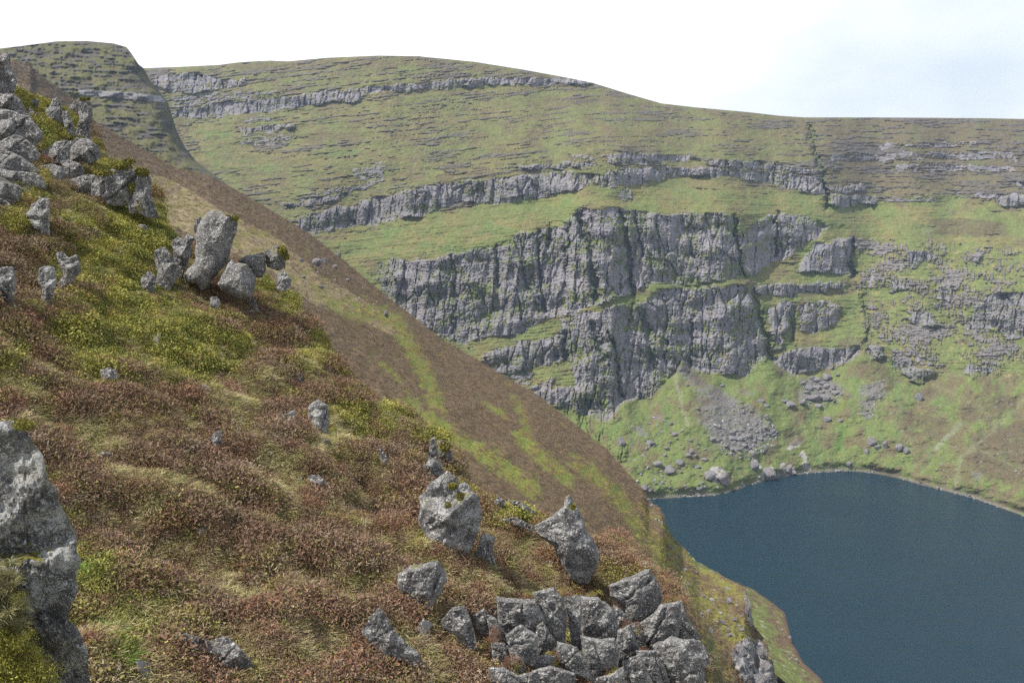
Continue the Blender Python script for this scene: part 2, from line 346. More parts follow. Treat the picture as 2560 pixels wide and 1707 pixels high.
GULLIES = [  # (line, half width px, depth m, green share)
 ([(1448,540),(1475,620),(1480,680),(1492,745)], 9, 9, .3), ([(1552,530),(1570,620),(1572,680),(1580,735)], 7, 8, .4), ([(1585,530),(1600,600),(1607,640)], 4, 5, .3),
 ([(1838,540),(1840,590),(1850,650),(1862,690)], 5, 8, .6), ([(1942,530),(1941,600),(1940,640)], 4, 7, .5), ([(2135,600),(2125,660),(2130,690)], 6, 8, .2),
 ([(1410,835),(1415,870),(1418,900)], 9, 8, .2), ([(1480,810),(1500,870),(1512,900)], 8, 6, .2), ([(1610,790),(1620,850),(1632,920)], 8, 6, .1), ([(1525,830),(1540,900),(1552,990)], 5, 7, .5),
 ([(1885,725),(1892,770),(1905,815),(1918,850),(1928,895)], 7, 7, .7), ([(2158,740),(2165,780),(2171,820),(2168,860)], 6, 6, .9), ([(2022,318),(2035,350),(2044,400),(2056,440),(2066,480),(2068,520)], 7, 9, .7),
 ([(1375,560),(1372,620)], 4, 4, .2), ([(1300,600),(1310,700),(1350,780)], 4, 4, .4), ([(1640,540),(1650,640)], 3, 3, .4), ([(1730,790),(1725,930)], 4, 4, .2), ([(1660,740),(1665,860)], 4, 4, .3),
 ([(1975,790),(1985,770),(1978,850)], 5, 5, .6), ([(1130,640),(1140,760),(1125,840)], 4, 4, .4), ([(1240,615),(1245,720)], 4, 4, .5), ([(1345,580),(1352,700),(1362,780)], 4, 5, .3), ([(1420,560),(1415,680)], 4, 4, .4)]

UC = np.arange(150.0, 3060.0, 2.6); NR = 520
tt = np.linspace(0, 1, NR)
Ug, Tg = np.meshgrid(UC, tt)
Vg = shore(Ug) + (rim(Ug) - shore(Ug)) * Tg
bed = np.where(Ug < 1500, 0.115 * (Ug - 1500), np.where(Ug < 2062, -0.03 * (Ug - 1500), -16.9))
Vb = Vg + bed                                               # height along the bedding
wu = fbm(Ug / 28, Vg / 28, 3, 11) * 15 + fbm(Ug / 8, Vg / 8, 2, 12) * 7
wv_ = fbm(Ug / 30, Vg / 22, 3, 13) * 11 + fbm(Ug / 7, Vg / 7, 2, 14) * 6
n_vert = fbm(Ug / 13 + 0.0025 * Vg, Vg / 75, 4, 21)              # fluting down the cliffs
n_vert2 = fbm(Ug / 6, Vg / 40, 3, 22)
n_lay = fbm(Ug / 150, Vb / 6.5, 4, 23, 0.62)                          # bedding layers
n_lay2 = fbm(Ug / 26, Vb / 4.0, 3, 24, 0.6)
n_fine = fbm(Ug / 6.5, Vg / 15, 3, 28, 0.65)
n_patch = fbm(Ug / 90, Vg / 45, 4, 25); n_small = fbm(Ug / 14, Vg / 9, 4, 26, 0.6); n_big = fbm(Ug / 320, Vg / 130, 3, 27)
rock = np.zeros(Ug.shape); cliff = np.zeros(Ug.shape)
for poly, share in CLIFFS:
    m = in_poly(Ug + wu, Vg + wv_, poly)
    tall = (max(p[1] for p in poly) - min(p[1] for p in poly)) > 120
    nn = (0.55 * n_fine + 0.35 * n_vert2 + 0.3 * n_small + 0.45 * n_patch) if tall else (0.4 * n_small + 0.45 * n_lay + 0.3 * n_fine)
    if m.sum() < 5: continue
    thr = np.quantile(nn[m], 1 - share)
    rock = np.where(m, np.maximum(rock, sstep(thr - 0.10, thr + 0.06, nn)), rock)
    cliff = np.where(m, np.maximum(cliff, share), cliff)
# thin broken ledges elsewhere: more of them high up and on the right
vC = np.interp(Ug, [0, 740, 1000, 1500, 2062, 3100], [640, 575, 545, 455, 486, 515])
above = sstep(20, -20, Vg - vC)
talus_top = np.interp(Ug, [0,1400,1520,1560,1640,1690,1705,1720,1790,1860,1910,1930,1990,2060,2110,2160,2190,2260,2330,2420,2560,3060],
                      [1100,1010,1050,1000,985,930,900,915,935,940,890,905,940,925,905,880,900,950,940,930,930,930])
talus = sstep(-6, 14, Vg - talus_top)
p_ledge = 0.32 * above + 0.10 * (1 - above)
p_ledge += 0.16 * sstep(1950, 2120, Ug) * above * sstep(330, 360, Vg) + 0.08 * sstep(70, 10, Vg - rim(Ug)) + 0.22 * sstep(480, 330, Ug + 0.0 * Vg)
grass_zone = in_poly(Ug + wu, Vg + wv_, [(1640,445),(1790,448),(1900,468),(2062,492),(2120,530),(2560,530),(2560,600),(2140,592),(2072,560),(1950,525),(1850,528),(1640,530),(1540,515),(1600,470)])
grass_zone |= in_poly(Ug + wu, Vg + wv_, [(860,650),(930,600),(1000,560),(1200,515),(1450,485),(1520,490),(1440,520),(1420,560),(1300,575),(1250,610),(1130,632),(980,650)])
grass_zone |= in_poly(Ug + wu, Vg + wv_, [(460,310),(560,300),(600,340),(640,380),(800,390),(900,370),(900,385),(760,405),(680,420),(640,430),(560,420),(500,370)])
p_ledge *= 0.78 + 0.6 * sstep(-.15, .35, fbm(Ug / 170, Vb / 38, 3, 29) )
p_ledge = np.where(grass_zone, 0.03, p_ledge) * (1 - talus)
patchy = in_poly(Ug + 2 * wu, Vg + 2 * wv_, [(2140,600),(2300,605),(2560,625),(2700,630),(2700,930),(2400,950),(2260,880),(2160,860)])
ledge = sstep(0.62 - 1.0 * p_ledge, 0.78 - 1.0 * p_ledge, 1.05 * n_lay + 0.25 * n_lay2 + 0.35 * n_patch + 0.17)
rock = np.maximum(rock, ledge * (1 - talus) * 0.85)
rock = np.where(patchy, np.maximum(rock, sstep(0.02, 0.12, 0.3 * n_small + 0.55 * n_patch + 0.2 * n_vert2 + 0.3 * n_fine)), rock)
rock *= 1 - talus
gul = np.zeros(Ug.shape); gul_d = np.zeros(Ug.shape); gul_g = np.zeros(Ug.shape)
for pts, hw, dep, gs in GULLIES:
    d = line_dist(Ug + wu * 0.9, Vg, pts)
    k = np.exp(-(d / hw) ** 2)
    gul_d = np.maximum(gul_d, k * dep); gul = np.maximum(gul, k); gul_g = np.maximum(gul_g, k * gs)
# steepness, then walk up every column from the shore
talus_t = 0.62 + 0.08 * n_patch
def blur_u(A, sig):
    k = np.exp(-0.5 * (np.arange(-3 * sig, 3 * sig + 1) / sig) ** 2); k /= k.sum()
    A = np.pad(A, ((0, 0), (3 * sig, 3 * sig)), 'edge'); n = A.shape[1] + len(k) - 1
    return np.fft.irfft(np.fft.rfft(A, n, 1) * np.fft.rfft(k, n)[None], n, 1)[:, 6 * sig:6 * sig + UC.size]
T = 0.72 + 0.10 * n_big
cm = blur_u((cliff > 0).astype(float), 7)
T = T * (1 - cm) + 3.4 * cm
T = T * (1 - talus) + talus_t * talus
T = blur_u(T, 5)
T *= 1 - 0.35 * sstep(0.03, 0.0, (Vg - rim(Ug)) / 400)
T = np.clip(T, 0.45, 4.0)
_, Rg = ray(Ug, Vg)
def walk(T):
    Y = np.zeros(Ug.shape); Y[0] = LAKE_Z / Rg[0]
    for i in range(1, NR):
        t = (T[i] + T[i - 1]) / 2
        Y[i] = Y[i - 1] * (t - Rg[i - 1]) / (t - Rg[i])
    return Y
target = np.interp(UC, [150, 400, 900, 1400, 1800, 2100, 2560, 3060], [1080, 1060, 1000, 1000, 1010, 1040, 1040, 1000])
ks = np.ones(UC.shape)
for it in range(7):
    Yg = walk(T * ks)
    ks *= ((Yg[-1] - Yg[0]) / (target - Yg[0])) ** 0.8
    ks = np.clip(ks, 0.75, 1.6)
    kk = np.exp(-np.linspace(-2, 2, 61) ** 2); kk /= kk.sum()
    ks = np.convolve(np.pad(ks, 30, 'edge'), kk, 'valid')
Yg = walk(T * ks)
# even out neighbouring columns a little, keep the relief
Yg = blur_u(Yg, 9)
cl = np.clip(cliff * rock, 0, 1)
n_gr = fbm(Ug / 40, Vg / 24, 4, 31)
ridge = 1 - 2 * np.abs(noise2(Ug / 34 + 0.004 * Vg, Vg / 230, 34)); ridge2 = 1 - 2 * np.abs(noise2(Ug / 13 + 3, Vg / 90, 35))
inc = blur_u((cliff > 0.6).astype(float), 2)
wx = Ug + wu * .35; wy = Vg + wv_ * .5
c1 = cells(wx / 28 + wy * .004, wy / 150, 61); c2 = cells(wx / 12, wy / 60, 62); c3_ = cells(wx / 66, wy / 170, 63)
facet = (c3_[0] - .5) * 9 + (c3_[1] - .5) * c3_[3] * 10 + (c1[0] - .5) * 6.5 + (c1[1] - .5) * c1[3] * 9 + (c1[2] - .3) * c1[4] * 9 + (c2[0] - .5) * 2.4 + (c2[1] - .5) * c2[3] * 2.2 + (c2[2] - .3) * c2[4] * 1.5
crack = np.exp(-(c1[5] / .06) ** 2) * 2.4 + np.exp(-(c2[5] / .08) ** 2) * 0.9
relief = inc * (0.5 * facet + 1.1 * crack - 2.0 * ridge + fbm(Ug / 90, Vg / 60, 2, 33) * 8.0) + cl * (n_vert * 2.0 + n_vert2 * 1.1 + n_small * 0.7 + n_fine * 0.5 - 0.5) + (1 - cl) * (n_gr * 3.0 + n_small * 0.9 + n_lay * 1.6 * (1 - talus)) - rock * (1 - cl) * (2.2 + n_lay2 * 2.5)
fan = np.zeros(Ug.shape)
for au, av, dx_ in ((1705, 905, 40), (1925, 888, 10), (2170, 880, 30), (2420, 930, 60), (1560, 1010, 30)):
    t_ = np.clip((Vg - av) / 300, 0, 1); fan = np.maximum(fan, np.exp(-((Ug - au - dx_ * t_) / (25 + 190 * t_)) ** 2) * (1 - .55 * t_))
relief += -16 * fan * talus + talus * fbm(Ug / 60, Vg / 60, 4, 43) * 5
relief *= sstep(0, 0.03, Tg)
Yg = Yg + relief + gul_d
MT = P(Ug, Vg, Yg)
# colour
g1 = sstep(-0.25, 0.35, n_patch + 0.5 * n_small); g2 = sstep(-0.2, 0.4, n_big + 0.4 * n_gr); g3 = sstep(0.02, 0.4, n_lay + 0.3 * n_small)
col = lerp(GREEN, OLIVE, g1)
col = lerp(col, np.array((0.19, 0.17, 0.085)), 0.65 * g3 * above)
browns = sstep(0.05, 0.45, fbm(Ug / 60, Vg / 30, 4, 35) + 0.45 * sstep(1900, 2150, Ug) * above + 0.25 * sstep(60, 0, Vg - rim(Ug)) + 0.16 * above + 0.2 * n_small)
col = lerp(col, np.array((0.115, 0.090, 0.055)), 0.75 * browns * (1 - 0.7 * grass_zone))
col = lerp(col, np.array((0.120, 0.105, 0.055)), 0.38 * above)
col = lerp(col, np.array((0.100, 0.080, 0.055)), 0.45 * above * sstep(1950, 2150, Ug) * sstep(500, 420, Vg))
lush = sstep(0.1, 0.4, fbm(Ug / 80, Vg / 40, 3, 36)) * (0.35 + 0.65 * grass_zone * sstep(1700, 1400, Ug))
col = lerp(col, np.array((0.105, 0.155, 0.050)), 0.7 * lush)
tb = sstep(0.0, 0.3, fbm(Ug / 45 + Vg / 70, Vg / 60 - Ug / 120, 4, 37) + 0.22 * sstep(2000, 2400, Ug))
tcol = lerp(np.array((0.125, 0.152, 0.048)), np.array((0.125, 0.100, 0.055)), 0.85 * tb)
tcol = lerp(tcol, LUSH, 0.5 * sstep(0.15, 0.4, fbm(Ug / 30, Vg / 70, 3, 38)))
col = lerp(col, tcol, talus)
col = lerp(col, STRAW, 0.45 * patchy * sstep(0.1, 0.4, fbm(Ug / 22, Vg / 16, 3, 39)))
rk = lerp(ROCK, ROCKL, 0.45 * sstep(-0.2, 0.5, n_patch + 0.6 * n_fine))
rk = lerp(rk, ROCKD, 0.5 * sstep(0.25, 0.55, -n_vert2 - 0.3 * n_fine))
rk = lerp(rk, ROCKD, 0.35 * np.exp(-(c1[5] / .05) ** 2) * cl)      # darker rock colour along the crack lines
rk = lerp(rk, np.array((0.20, 0.175, 0.21)), 0.35 * sstep(0, 0.4, n_patch))
rk = lerp(np.array((0.088, 0.082, 0.086)) * (1 + 0.5 * n_fine)[..., None], rk, np.maximum(sstep(0.2, 0.5, cliff), patchy * .5))
col = lerp(col, rk, rock * (0.80 + 0.15 * sstep(.2, .5, cliff)))
col = lerp(col, np.array((0.145, 0.14, 0.062)), 0.6 * cl * sstep(0.08, 0.4, fbm(Ug / 9, Vg / 22, 3, 40) + 0.3 * n_fine))
mot = fbm(Ug / 7, Vg / 5, 3, 41, 0.7); col = col * (1 + 0.30 * mot * (1 - 0.5 * cl))[..., None]
for poly, share in SCREE:
    m = in_poly(Ug + wu, Vg + wv_, poly) * sstep(0.45 - share, 0.55 - share, n_small + 0.3 * n_patch)
    m = blur_u(m * 1.0, 3) * sstep(-.5, .1, n_small + n_patch + .5 * (m - .3)); col = lerp(col, np.array((0.150, 0.138, 0.138)) * (1 + .3 * n_small)[..., None], 0.85 * m)
for poly in PALE:
    m = in_poly(Ug + 0.6 * wu, Vg + 0.6 * wv_, poly) * 1.0
    col = lerp(col, np.array((0.33, 0.31, 0.30)), 0.9 * m * sstep(-0.3, -0.1, n_small))
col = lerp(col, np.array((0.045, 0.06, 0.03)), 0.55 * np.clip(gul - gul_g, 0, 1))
col = lerp(col, np.array((0.080, 0.135, 0.035)), 0.6 * gul_g * sstep(-.5, .2, n_small))
for pts, hw, c, a in [([(2225,900),(2240,960),(2248,1040),(2250,1100)], 5, LUSH, .7), ([(2240,1080),(2235,1110)], 4, LUSH, .7), ([(2560,1000),(2500,1060),(2440,1110),(2400,1150),(2390,1220)], 7, np.array((.18, .19, .11)), .35),
                      ([(2400,1060),(2370,1090),(2340,1120)], 5, np.array((.25, .25, .20)), .6), ([(2135,970),(2133,1040)], 5, LUSH, .7), ([(2108,1070),(2098,1120)], 6, np.array((.06, .14, .025)), .8),
                      ([(1690,935),(1700,1000),(1720,1060)], 6, np.array((.23, .22, .15)), .5), ([(2030,1100),(2045,1150),(2060,1180)], 6, LUSH, .7), ([(2200,1180),(2330,1120),(2420,1050)], 4, LUSH, .5)]:
    col = lerp(col, c, a * np.exp(-(line_dist(Ug + wu * .5, Vg + wv_ * .5, pts) / hw) ** 2))
for poly in ([(2390,1020),(2520,985),(2545,1000),(2450,1060),(2400,1050)], [(2430,1090),(2560,1050),(2660,1060),(2640,1200),(2460,1200),(2410,1150)], [(2150,905),(2210,900),(2230,950),(2150,950)], [(2290,980),(2350,955),(2340,1000)], [(1715,915),(1765,945),(1770,965),(1735,960)], [(2325,548),(2420,545),(2520,560),(2510,592),(2340,588)], [(2060,1085),(2090,1080),(2085,1115),(2062,1115)], [(2260,1030),(2390,1050),(2340,1100),(2250,1090)], [(1955,1075),(2000,1080),(2015,1120),(1960,1110)], [(1740,980),(1775,1000),(1760,1060),(1735,1030)], [(1905,1120),(1945,1110),(1950,1145),(1910,1150)]):
    m = blur_u(in_poly(Ug + wu * 1.2, Vg + wv_ * 1.2, poly) * 1.0, 3); col = lerp(col, np.array((0.095, 0.072, 0.045)) * (1 + .3 * n_small)[..., None], .75 * m * sstep(-.6, .0, n_small + .5 * n_patch))
for pts_ in ([(2560,1000),(2500,1060),(2440,1110),(2400,1150),(2390,1230)], [(2400,1050),(2370,1090),(2330,1130),(2280,1170)], [(2560,1130),(2450,1130),(2410,1120)], [(2200,960),(2225,1040),(2280,1110)], [(2330,960),(2420,1000),(2500,1060)], [(2060,960),(2040,1040),(2055,1120)], [(1960,920),(1970,1000),(2010,1080)], [(2290,930),(2350,930),(2440,940)], [(2440,1120),(2500,1150),(2560,1170)]):
    col = lerp(col, np.array((0.18, 0.19, 0.10)), .4 * np.exp(-(line_dist(Ug + wu * .6, Vg + wv_ * .6, pts_) / 4.5) ** 2) * sstep(-.5, .2, n_small))
# stony shore line
shl = sstep(0.016, 0.004, Tg + 0.006 * n_small)
col = lerp(col, np.array((0.19, 0.17, 0.15)), 0.7 * shl * sstep(-.5, .1, n_patch + n_small)); col = lerp(col, np.array((0.075, 0.06, 0.05)), 0.9 * sstep(0.0045, 0.0, Tg))
# rows under the water and behind the rim
under = [MT[0] + np.array((0, -d, -0.45 * d)) for d in (60, 25, 10, 4)]
back = []
for d in (4, 12, 40, 120, 320):
    back.append(MT[-1] * (1 + d / 1000.0) - np.array((0, 0, 1.0)) * (0.22 * d))
allv = np.concatenate([np.stack(under), MT, np.stack(back)], 0)
allc = np.concatenate([np.repeat(col[:1] * 0.7, 4, 0), col, np.repeat(col[-1:], 5, 0)], 0)
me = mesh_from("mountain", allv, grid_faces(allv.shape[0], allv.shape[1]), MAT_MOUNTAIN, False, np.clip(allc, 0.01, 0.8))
link("mountain", me, "green and grey corrie headwall with long cliff bands above the lake", "mountain", kind="structure")
def mtn_point(u, v):
    t = (shore(u) - v) / (shore(u) - rim(u)); i = int(np.clip(t * (NR - 1), 0, NR - 1)); j = int(np.clip((u - UC[0]) / 2.6, 0, len(UC) - 1))
    return MT[i, j]

# ================================================================ SPUR (left knob)
spur = curve([(-400,165),(-150,140),(0,122),(65,114),(141,104),(217,103),(283,109),(316,118),(330,136),(346,161),(359,171),(375,201),(403,234),(419,256),(430,288),(441,326),(463,370),(490,403),(522,427),(560,455),(600,500)])
us = np.arange(-400.0, 590.0, 2.6); nr = 190
U, Tt = np.meshgrid(us, np.linspace(0, 1, nr)); V = 560 + (spur(U) - 560) * Tt
n_l = fbm(U / 50, (V - 0.05 * U) / 6, 4, 51, 0.6); n_p = fbm(U / 40, V / 25, 4, 52); n_s = fbm(U / 10, V / 7, 4, 53, 0.6)
rk = sstep(0.05, 0.2, n_l * 0.9 + 0.35 * n_p + 0.25 * n_s)
bandm = in_poly(U + n_s * 5, V + n_s * 4, [(195,224),(260,227),(330,232),(405,240),(418,258),(330,249),(260,242),(200,238)]) * 1.0
smooth_g = in_poly(U, V + n_p * 14, [(215,330),(300,360),(380,390),(400,440),(200,430)]) * 1.0
rk = np.maximum(rk * (1 - smooth_g), bandm)
Tt2 = 0.95 + 1.2 * in_poly(U, V, [(150,222),(430,232),(430,256),(150,240)])
_, R = ray(U, V); Y = np.zeros(U.shape); Y[0] = 560
for i in range(1, nr):
    t = (Tt2[i] + Tt2[i - 1]) / 2; Y[i] = Y[i - 1] * (t - R[i - 1]) / (t - R[i])
edge_u = np.interp(V, [103, 109, 118, 136, 161, 171, 201, 234, 256, 288, 326, 370, 403, 427, 455, 500, 560], [250, 283, 316, 330, 346, 359, 375, 403, 419, 430, 441, 463, 490, 522, 560, 600, 640])
de = edge_u - U
Y = Y + 60 * np.exp(-np.clip(de, 0, 999) / 16.0) * sstep(150, 210, V) + 14 * np.exp(-np.clip(de, 0, 999) / 60.0)
Y = Y + n_p * 6 + n_s * 1.5 - rk * (1.5 + 2.5 * n_l)
V3 = P(U, V, Y)
c = lerp(np.array((0.095, 0.092, 0.038)), np.array((0.080, 0.066, 0.042)), sstep(-0.1, 0.4, n_p))
c = lerp(c, np.array((0.12, 0.14, 0.045)), 0.7 * smooth_g)
c = lerp(c, np.array((0.080, 0.076, 0.080)), 0.85 * rk)
c = lerp(c, np.array((0.20, 0.195, 0.205)), 0.8 * bandm)
back = [V3[-1] * (1 + k / V3[-1][:, 1:2]) - np.array((0, 0, 0.9 * k)) for k in (3, 10, 30, 90, 250)]
V3 = np.concatenate([V3, np.stack(back)]); c = np.concatenate([c, np.repeat(c[-1:], 5, 0)])
link("hill", mesh_from("hill", V3, grid_faces(*V3.shape[:2]), MAT_MOUNTAIN, True, c), "dark green blunt spur with broken ledges beside the headwall", "hill", kind="structure")

# ================================================================ HILLSIDE (heather slope in the middle distance)
hs = curve([(-400,120),(0,146),(30,150),(60,155),(75,158),(85,175),(110,195),(140,215),(170,240),(200,258),(229,299),(350,370),(435,418),(522,440),(610,487),(707,544),(784,593),(860,653),(925,707),(980,751),(1100,845),(1219,916),(1338,984),(1440,1062),(1518,1124),(1559,1171),(1603,1219),(1617,1249),(1651,1270),(1665,1313),(1685,1349),(1716,1376),(1748,1417),(1793,1432),(1833,1453),(1860,1466),(1872,1500),(1883,1561),(1915,1601),(1933,1656),(1940,1720),(1960,1800),(2000,1900)])
hb = curve([(-400,400),(0,400),(229,420),(400,620),(731,800),(853,980),(1016,1080),(1134,1190),(1333,1340),(1540,1400),(1669,1500),(1761,1700),(1800,1840),(2000,2100)])
hsY = curve([(-400,430),(75,420),(229,470),(522,430),(860,390),(1200,350),(1524,310),(1650,255),(1760,215),(1860,185),(1940,140),(2000,120)])
hbY = curve([(-400,180),(229,210),(400,150),(731,120),(1134,85),(1400,80),(1613,88),(1761,98),(2000,95)])
us = np.arange(-400.0, 1985.0, 2.6); nr = 430
def soft(fn, sig):
    x = np.arange(-1000.0, 2700.0, 4.0); k_ = np.exp(-.5 * (np.arange(-3 * sig, 3 * sig + 1, 4.0) / sig) ** 2); k_ /= k_.sum()
    y = np.convolve(np.pad(fn(x), len(k_) // 2, 'edge'), k_, 'valid')[:len(x)]
    return lambda u: np.interp(u, x, y)
hb = soft(hb, 110.0); hbY = soft(hbY, 130.0); hsY = soft(hsY, 60.0)
U, Tt = np.meshgrid(us, 2.0 * np.linspace(0, 1, nr) ** 1.45)
V = hs(U) + (np.maximum(hb(U), hs(U) + 40) - hs(U)) * Tt
Yinv = 1 / hsY(U) + (1 / hbY(U) - 1 / hsY(U)) * Tt
Y = 1 / Yinv
n_p = fbm(U / 90 - V / 200, V / 90 + U / 160, 4, 61); n_s = fbm(U / 11, V / 7, 4, 62, 0.65); n_m = fbm(U / 34, V / 22, 4, 63)
Y = Y * (1 + 0.020 * n_p + 0.010 * n_m + 0.0016 * n_s * sstep(0, .02, Tt))
# rougher outcrop belt along the lower edge
lower = sstep(1520, 1640, U + 0.0 * V) * sstep(-30, 40, V - hs(U))
Y = Y * (1 + 0.02 * lower * fbm(U / 26, V / 30, 4, 64, 0.6))
crag2 = in_poly(U + n_m * 12, V + n_s * 6, [(1830,1615),(1850,1600),(1880,1590),(1905,1605),(1930,1650),(1940,1720),(1870,1720),(1850,1690),(1832,1650)]) * 1.0
crag2 = np.maximum(crag2, in_poly(U + n_m * 10, V + n_s * 5, [(1858,1475),(1870,1480),(1884,1560),(1874,1560)]) * 1.0)
Y = Y * (1 - 0.03 * crag2 * (0.5 + fbm(U / 18, V / 22, 3, 66)))
V3 = P(U, V, Y)
hh = lerp(np.array((0.146, 0.105, 0.064)), np.array((0.098, 0.069, 0.042)), sstep(-0.3, 0.4, n_s + 0.3 * n_m))
strawz = in_poly(U + 14 * n_m, V + 10 * n_m, [(360,430),(430,450),(560,530),(700,600),(800,690),(900,745),(990,800),(1010,850),(960,830),(880,790),(780,760),(700,690),(560,620),(420,560),(350,500)]) * 1.0
c = lerp(hh, lerp(np.array((0.25, 0.20, 0.12)), np.array((0.19, 0.165, 0.07)), sstep(-.2, .3, n_m)), strawz * sstep(-0.55, -0.1, n_s + n_m))
stripes = [([(900,770),(985,800),(1020,860),(1060,930),(1080,990),(1090,1010)], 26, .8), ([(1010,1010),(1060,1040),(1130,1090),(1200,1130),(1290,1190),(1330,1225)], 26, .95), ([(1300,1090),(1340,1130),(1400,1185),(1420,1200)], 22, .95), ([(1200,1000),(1260,1040)], 9, .7), ([(930,900),(960,915),(1000,950)], 9, .8), ([(1290,1000),(1320,1080)], 12, .6), ([(1440,1160),(1500,1200),(1560,1260),(1600,1330),(1660,1400)], 24, .75), ([(1480,1090),(1500,1110)], 8, .6), ([(1660,1400),(1720,1470),(1800,1540),(1860,1600)], 34, .75), ([(1640,1290),(1690,1370),(1780,1440),(1850,1490)], 14, .85), ([(1060,985),(1110,1030)], 12, .6), ([(800,740),(900,800)], 18, .55)]
for pts, hw, a in stripes:
    k = np.exp(-(line_dist(U + 22 * n_m, V + 22 * n_m, pts) / hw) ** 2)
    k = sstep(0.25, 0.65, k * (0.75 + 0.6 * n_m) + 0.75 * n_s + 0.15 * n_m)
    c = lerp(c, lerp(np.array((0.195, 0.180, 0.042)), np.array((0.16, 0.19, 0.04)), sstep(-.2, .3, n_m)), a * k)
c = lerp(c, np.array((0.19, 0.165, 0.05)), 0.45 * sstep(0.25, 0.5, n_m + 0.5 * n_s))
c = lerp(c, np.array((0.20, 0.165, 0.045)), 0.55 * lower * sstep(-0.1, 0.25, n_m + 0.4 * n_s))
c = lerp(c, np.array((0.06, 0.05, 0.04)), 0.5 * (in_poly(U, V, [(0,146),(75,158),(200,258),(229,299),(229,330),(150,300),(60,260),(0,230)]) * sstep(-.2, .2, n_m)))
c = lerp(c, lerp(np.array((0.19, 0.185, 0.185)), np.array((0.30, 0.29, 0.285)), sstep(-.3, .3, n_s)), crag2 * sstep(-.5, -.2, n_m))
cleft = np.exp(-(line_dist(U, V, [(1772, 1600), (1785, 1660), (1790, 1720)]) / 14) ** 2)
c = lerp(c, np.array((0.07, 0.10, 0.02)), 0.7 * cleft)
HU, HV, HY = us, V, Y
back = []
for k, dz in ((1.5, .6), (4, 2.4), (10, 9), (25, 30), (60, 90), (140, 240)):
    b_ = V3[0] * (1 + k / np.maximum(V3[0][:, 1:2], 1)) - np.array((0, 0, 1.0)) * dz
    b_[:, 2] = np.maximum(b_[:, 2], -240); back.append(b_)
V3h = np.concatenate([np.stack(back[::-1]), V3]); ch = np.concatenate([np.repeat(c[:1], 6, 0), c])
link("hillside", mesh_from("hillside", V3h, grid_faces(*V3h.shape[:2]), MAT_HILLSIDE, True, np.clip(ch, .01, .8)), "brown heather slope with yellow-green grass streaks falling to the lake", "hillside", kind="structure")
HPTS, HCOL, HN_S, HN_M = V3, c, n_s, n_m
def hill_point(u, v):
    j = int(np.clip((u - us_h0) / 2.6, 0, HV.shape[1] - 1)); i = int(np.argmin(np.abs(HV[:, j] - v))); return HPTS[i, j]
us_h0 = -400.0

# ================================================================ SHORE bank at the near end of the lake
sh_px = [(1870,1440),(1862,1466),(1888,1475),(1933,1507),(1960,1529),(1973,1574),(1980,1606),(2009,1656),(2050,1692),(2060,1712),(2110,1760),(2220,1850),(2400,1980)]
S = []
for (u, v) in sh_px:
    q, r = ray(u, v); y = LAKE_Z / r; S.append((q * y, y))
S = [(90, 660), (92, 560), (98, 520), (110, 488), (126, 472)] + S[1:]
S = np.array(S); L = np.r_[0, np.cumsum(np.hypot(*np.diff(S, axis=0).T))]
sl = np.linspace(0, L[-1], 420); SX = np.interp(sl, L, S[:, 0]); SY = np.interp(sl, L, S[:, 1])
dd = np.r_[-30, -12, -5, -2, np.linspace(-1, 90, 110)]
A, D = np.meshgrid(sl, dd); X0 = np.interp(A, sl, SX); Y0 = np.interp(A, sl, SY)
n_s = fbm(A / 3, D / 3, 4, 71, .65); n_m = fbm(A / 12, D / 10, 4, 72, .6)
Z = LAKE_Z + np.where(D < 0, 0.25 * D, 0.33 * D + 0.004 * D * D) + (n_s * .5 + n_m * 1.2) * sstep(0, 6, D)
V3 = np.stack([X0 - D + 0.8 * n_m, Y0 + 0.12 * D + 0.8 * n_s, Z], -1)
c = lerp(np.array((0.125, 0.085, 0.05)), np.array((0.135, 0.155, 0.045)), sstep(-0.25, 0.25, n_m + 0.03 * (D - 9) + .6 * n_s)) * (1 + .4 * n_s)[..., None]
c = lerp(c, np.array((0.34, 0.33, 0.32)), 0.8 * sstep(0.35, 0.45, n_s + 0.4 * n_m) * sstep(3, 8, D))
c = lerp(c, np.array((0.10, 0.06, 0.045)), sstep(2.5, 0.5, D))
link("shore", mesh_from("shore", V3, grid_faces(*V3.shape[:2]), MAT_HILLSIDE, True, c), "low grassy bank with a reddish stony edge running into the lake", "shore", kind="structure")

# ================================================================ LAKE and the land sheet under everything
lake_v = np.array([(-120, -50, LAKE_Z), (1300, -50, LAKE_Z), (1300, 800, LAKE_Z), (-120, 800, LAKE_Z)])
link("lake", mesh_from("lake", lake_v, [[0, 1, 2, 3]], MAT_WATER, False), "dark blue-green rippled corrie lake below the cliffs", "lake", kind="structure")
gv = np.array([(-1600, -1600, -262), (1600, -1600, -262), (1600, 1600, -262), (-1600, 1600, -262)])
link("terrain", mesh_from("terrain", gv, [[0, 1, 2, 3]], MAT_HILLSIDE, False, np.tile(OLIVE, (4, 1))), "moorland spreading away beneath the mountain", "terrain", kind="structure")

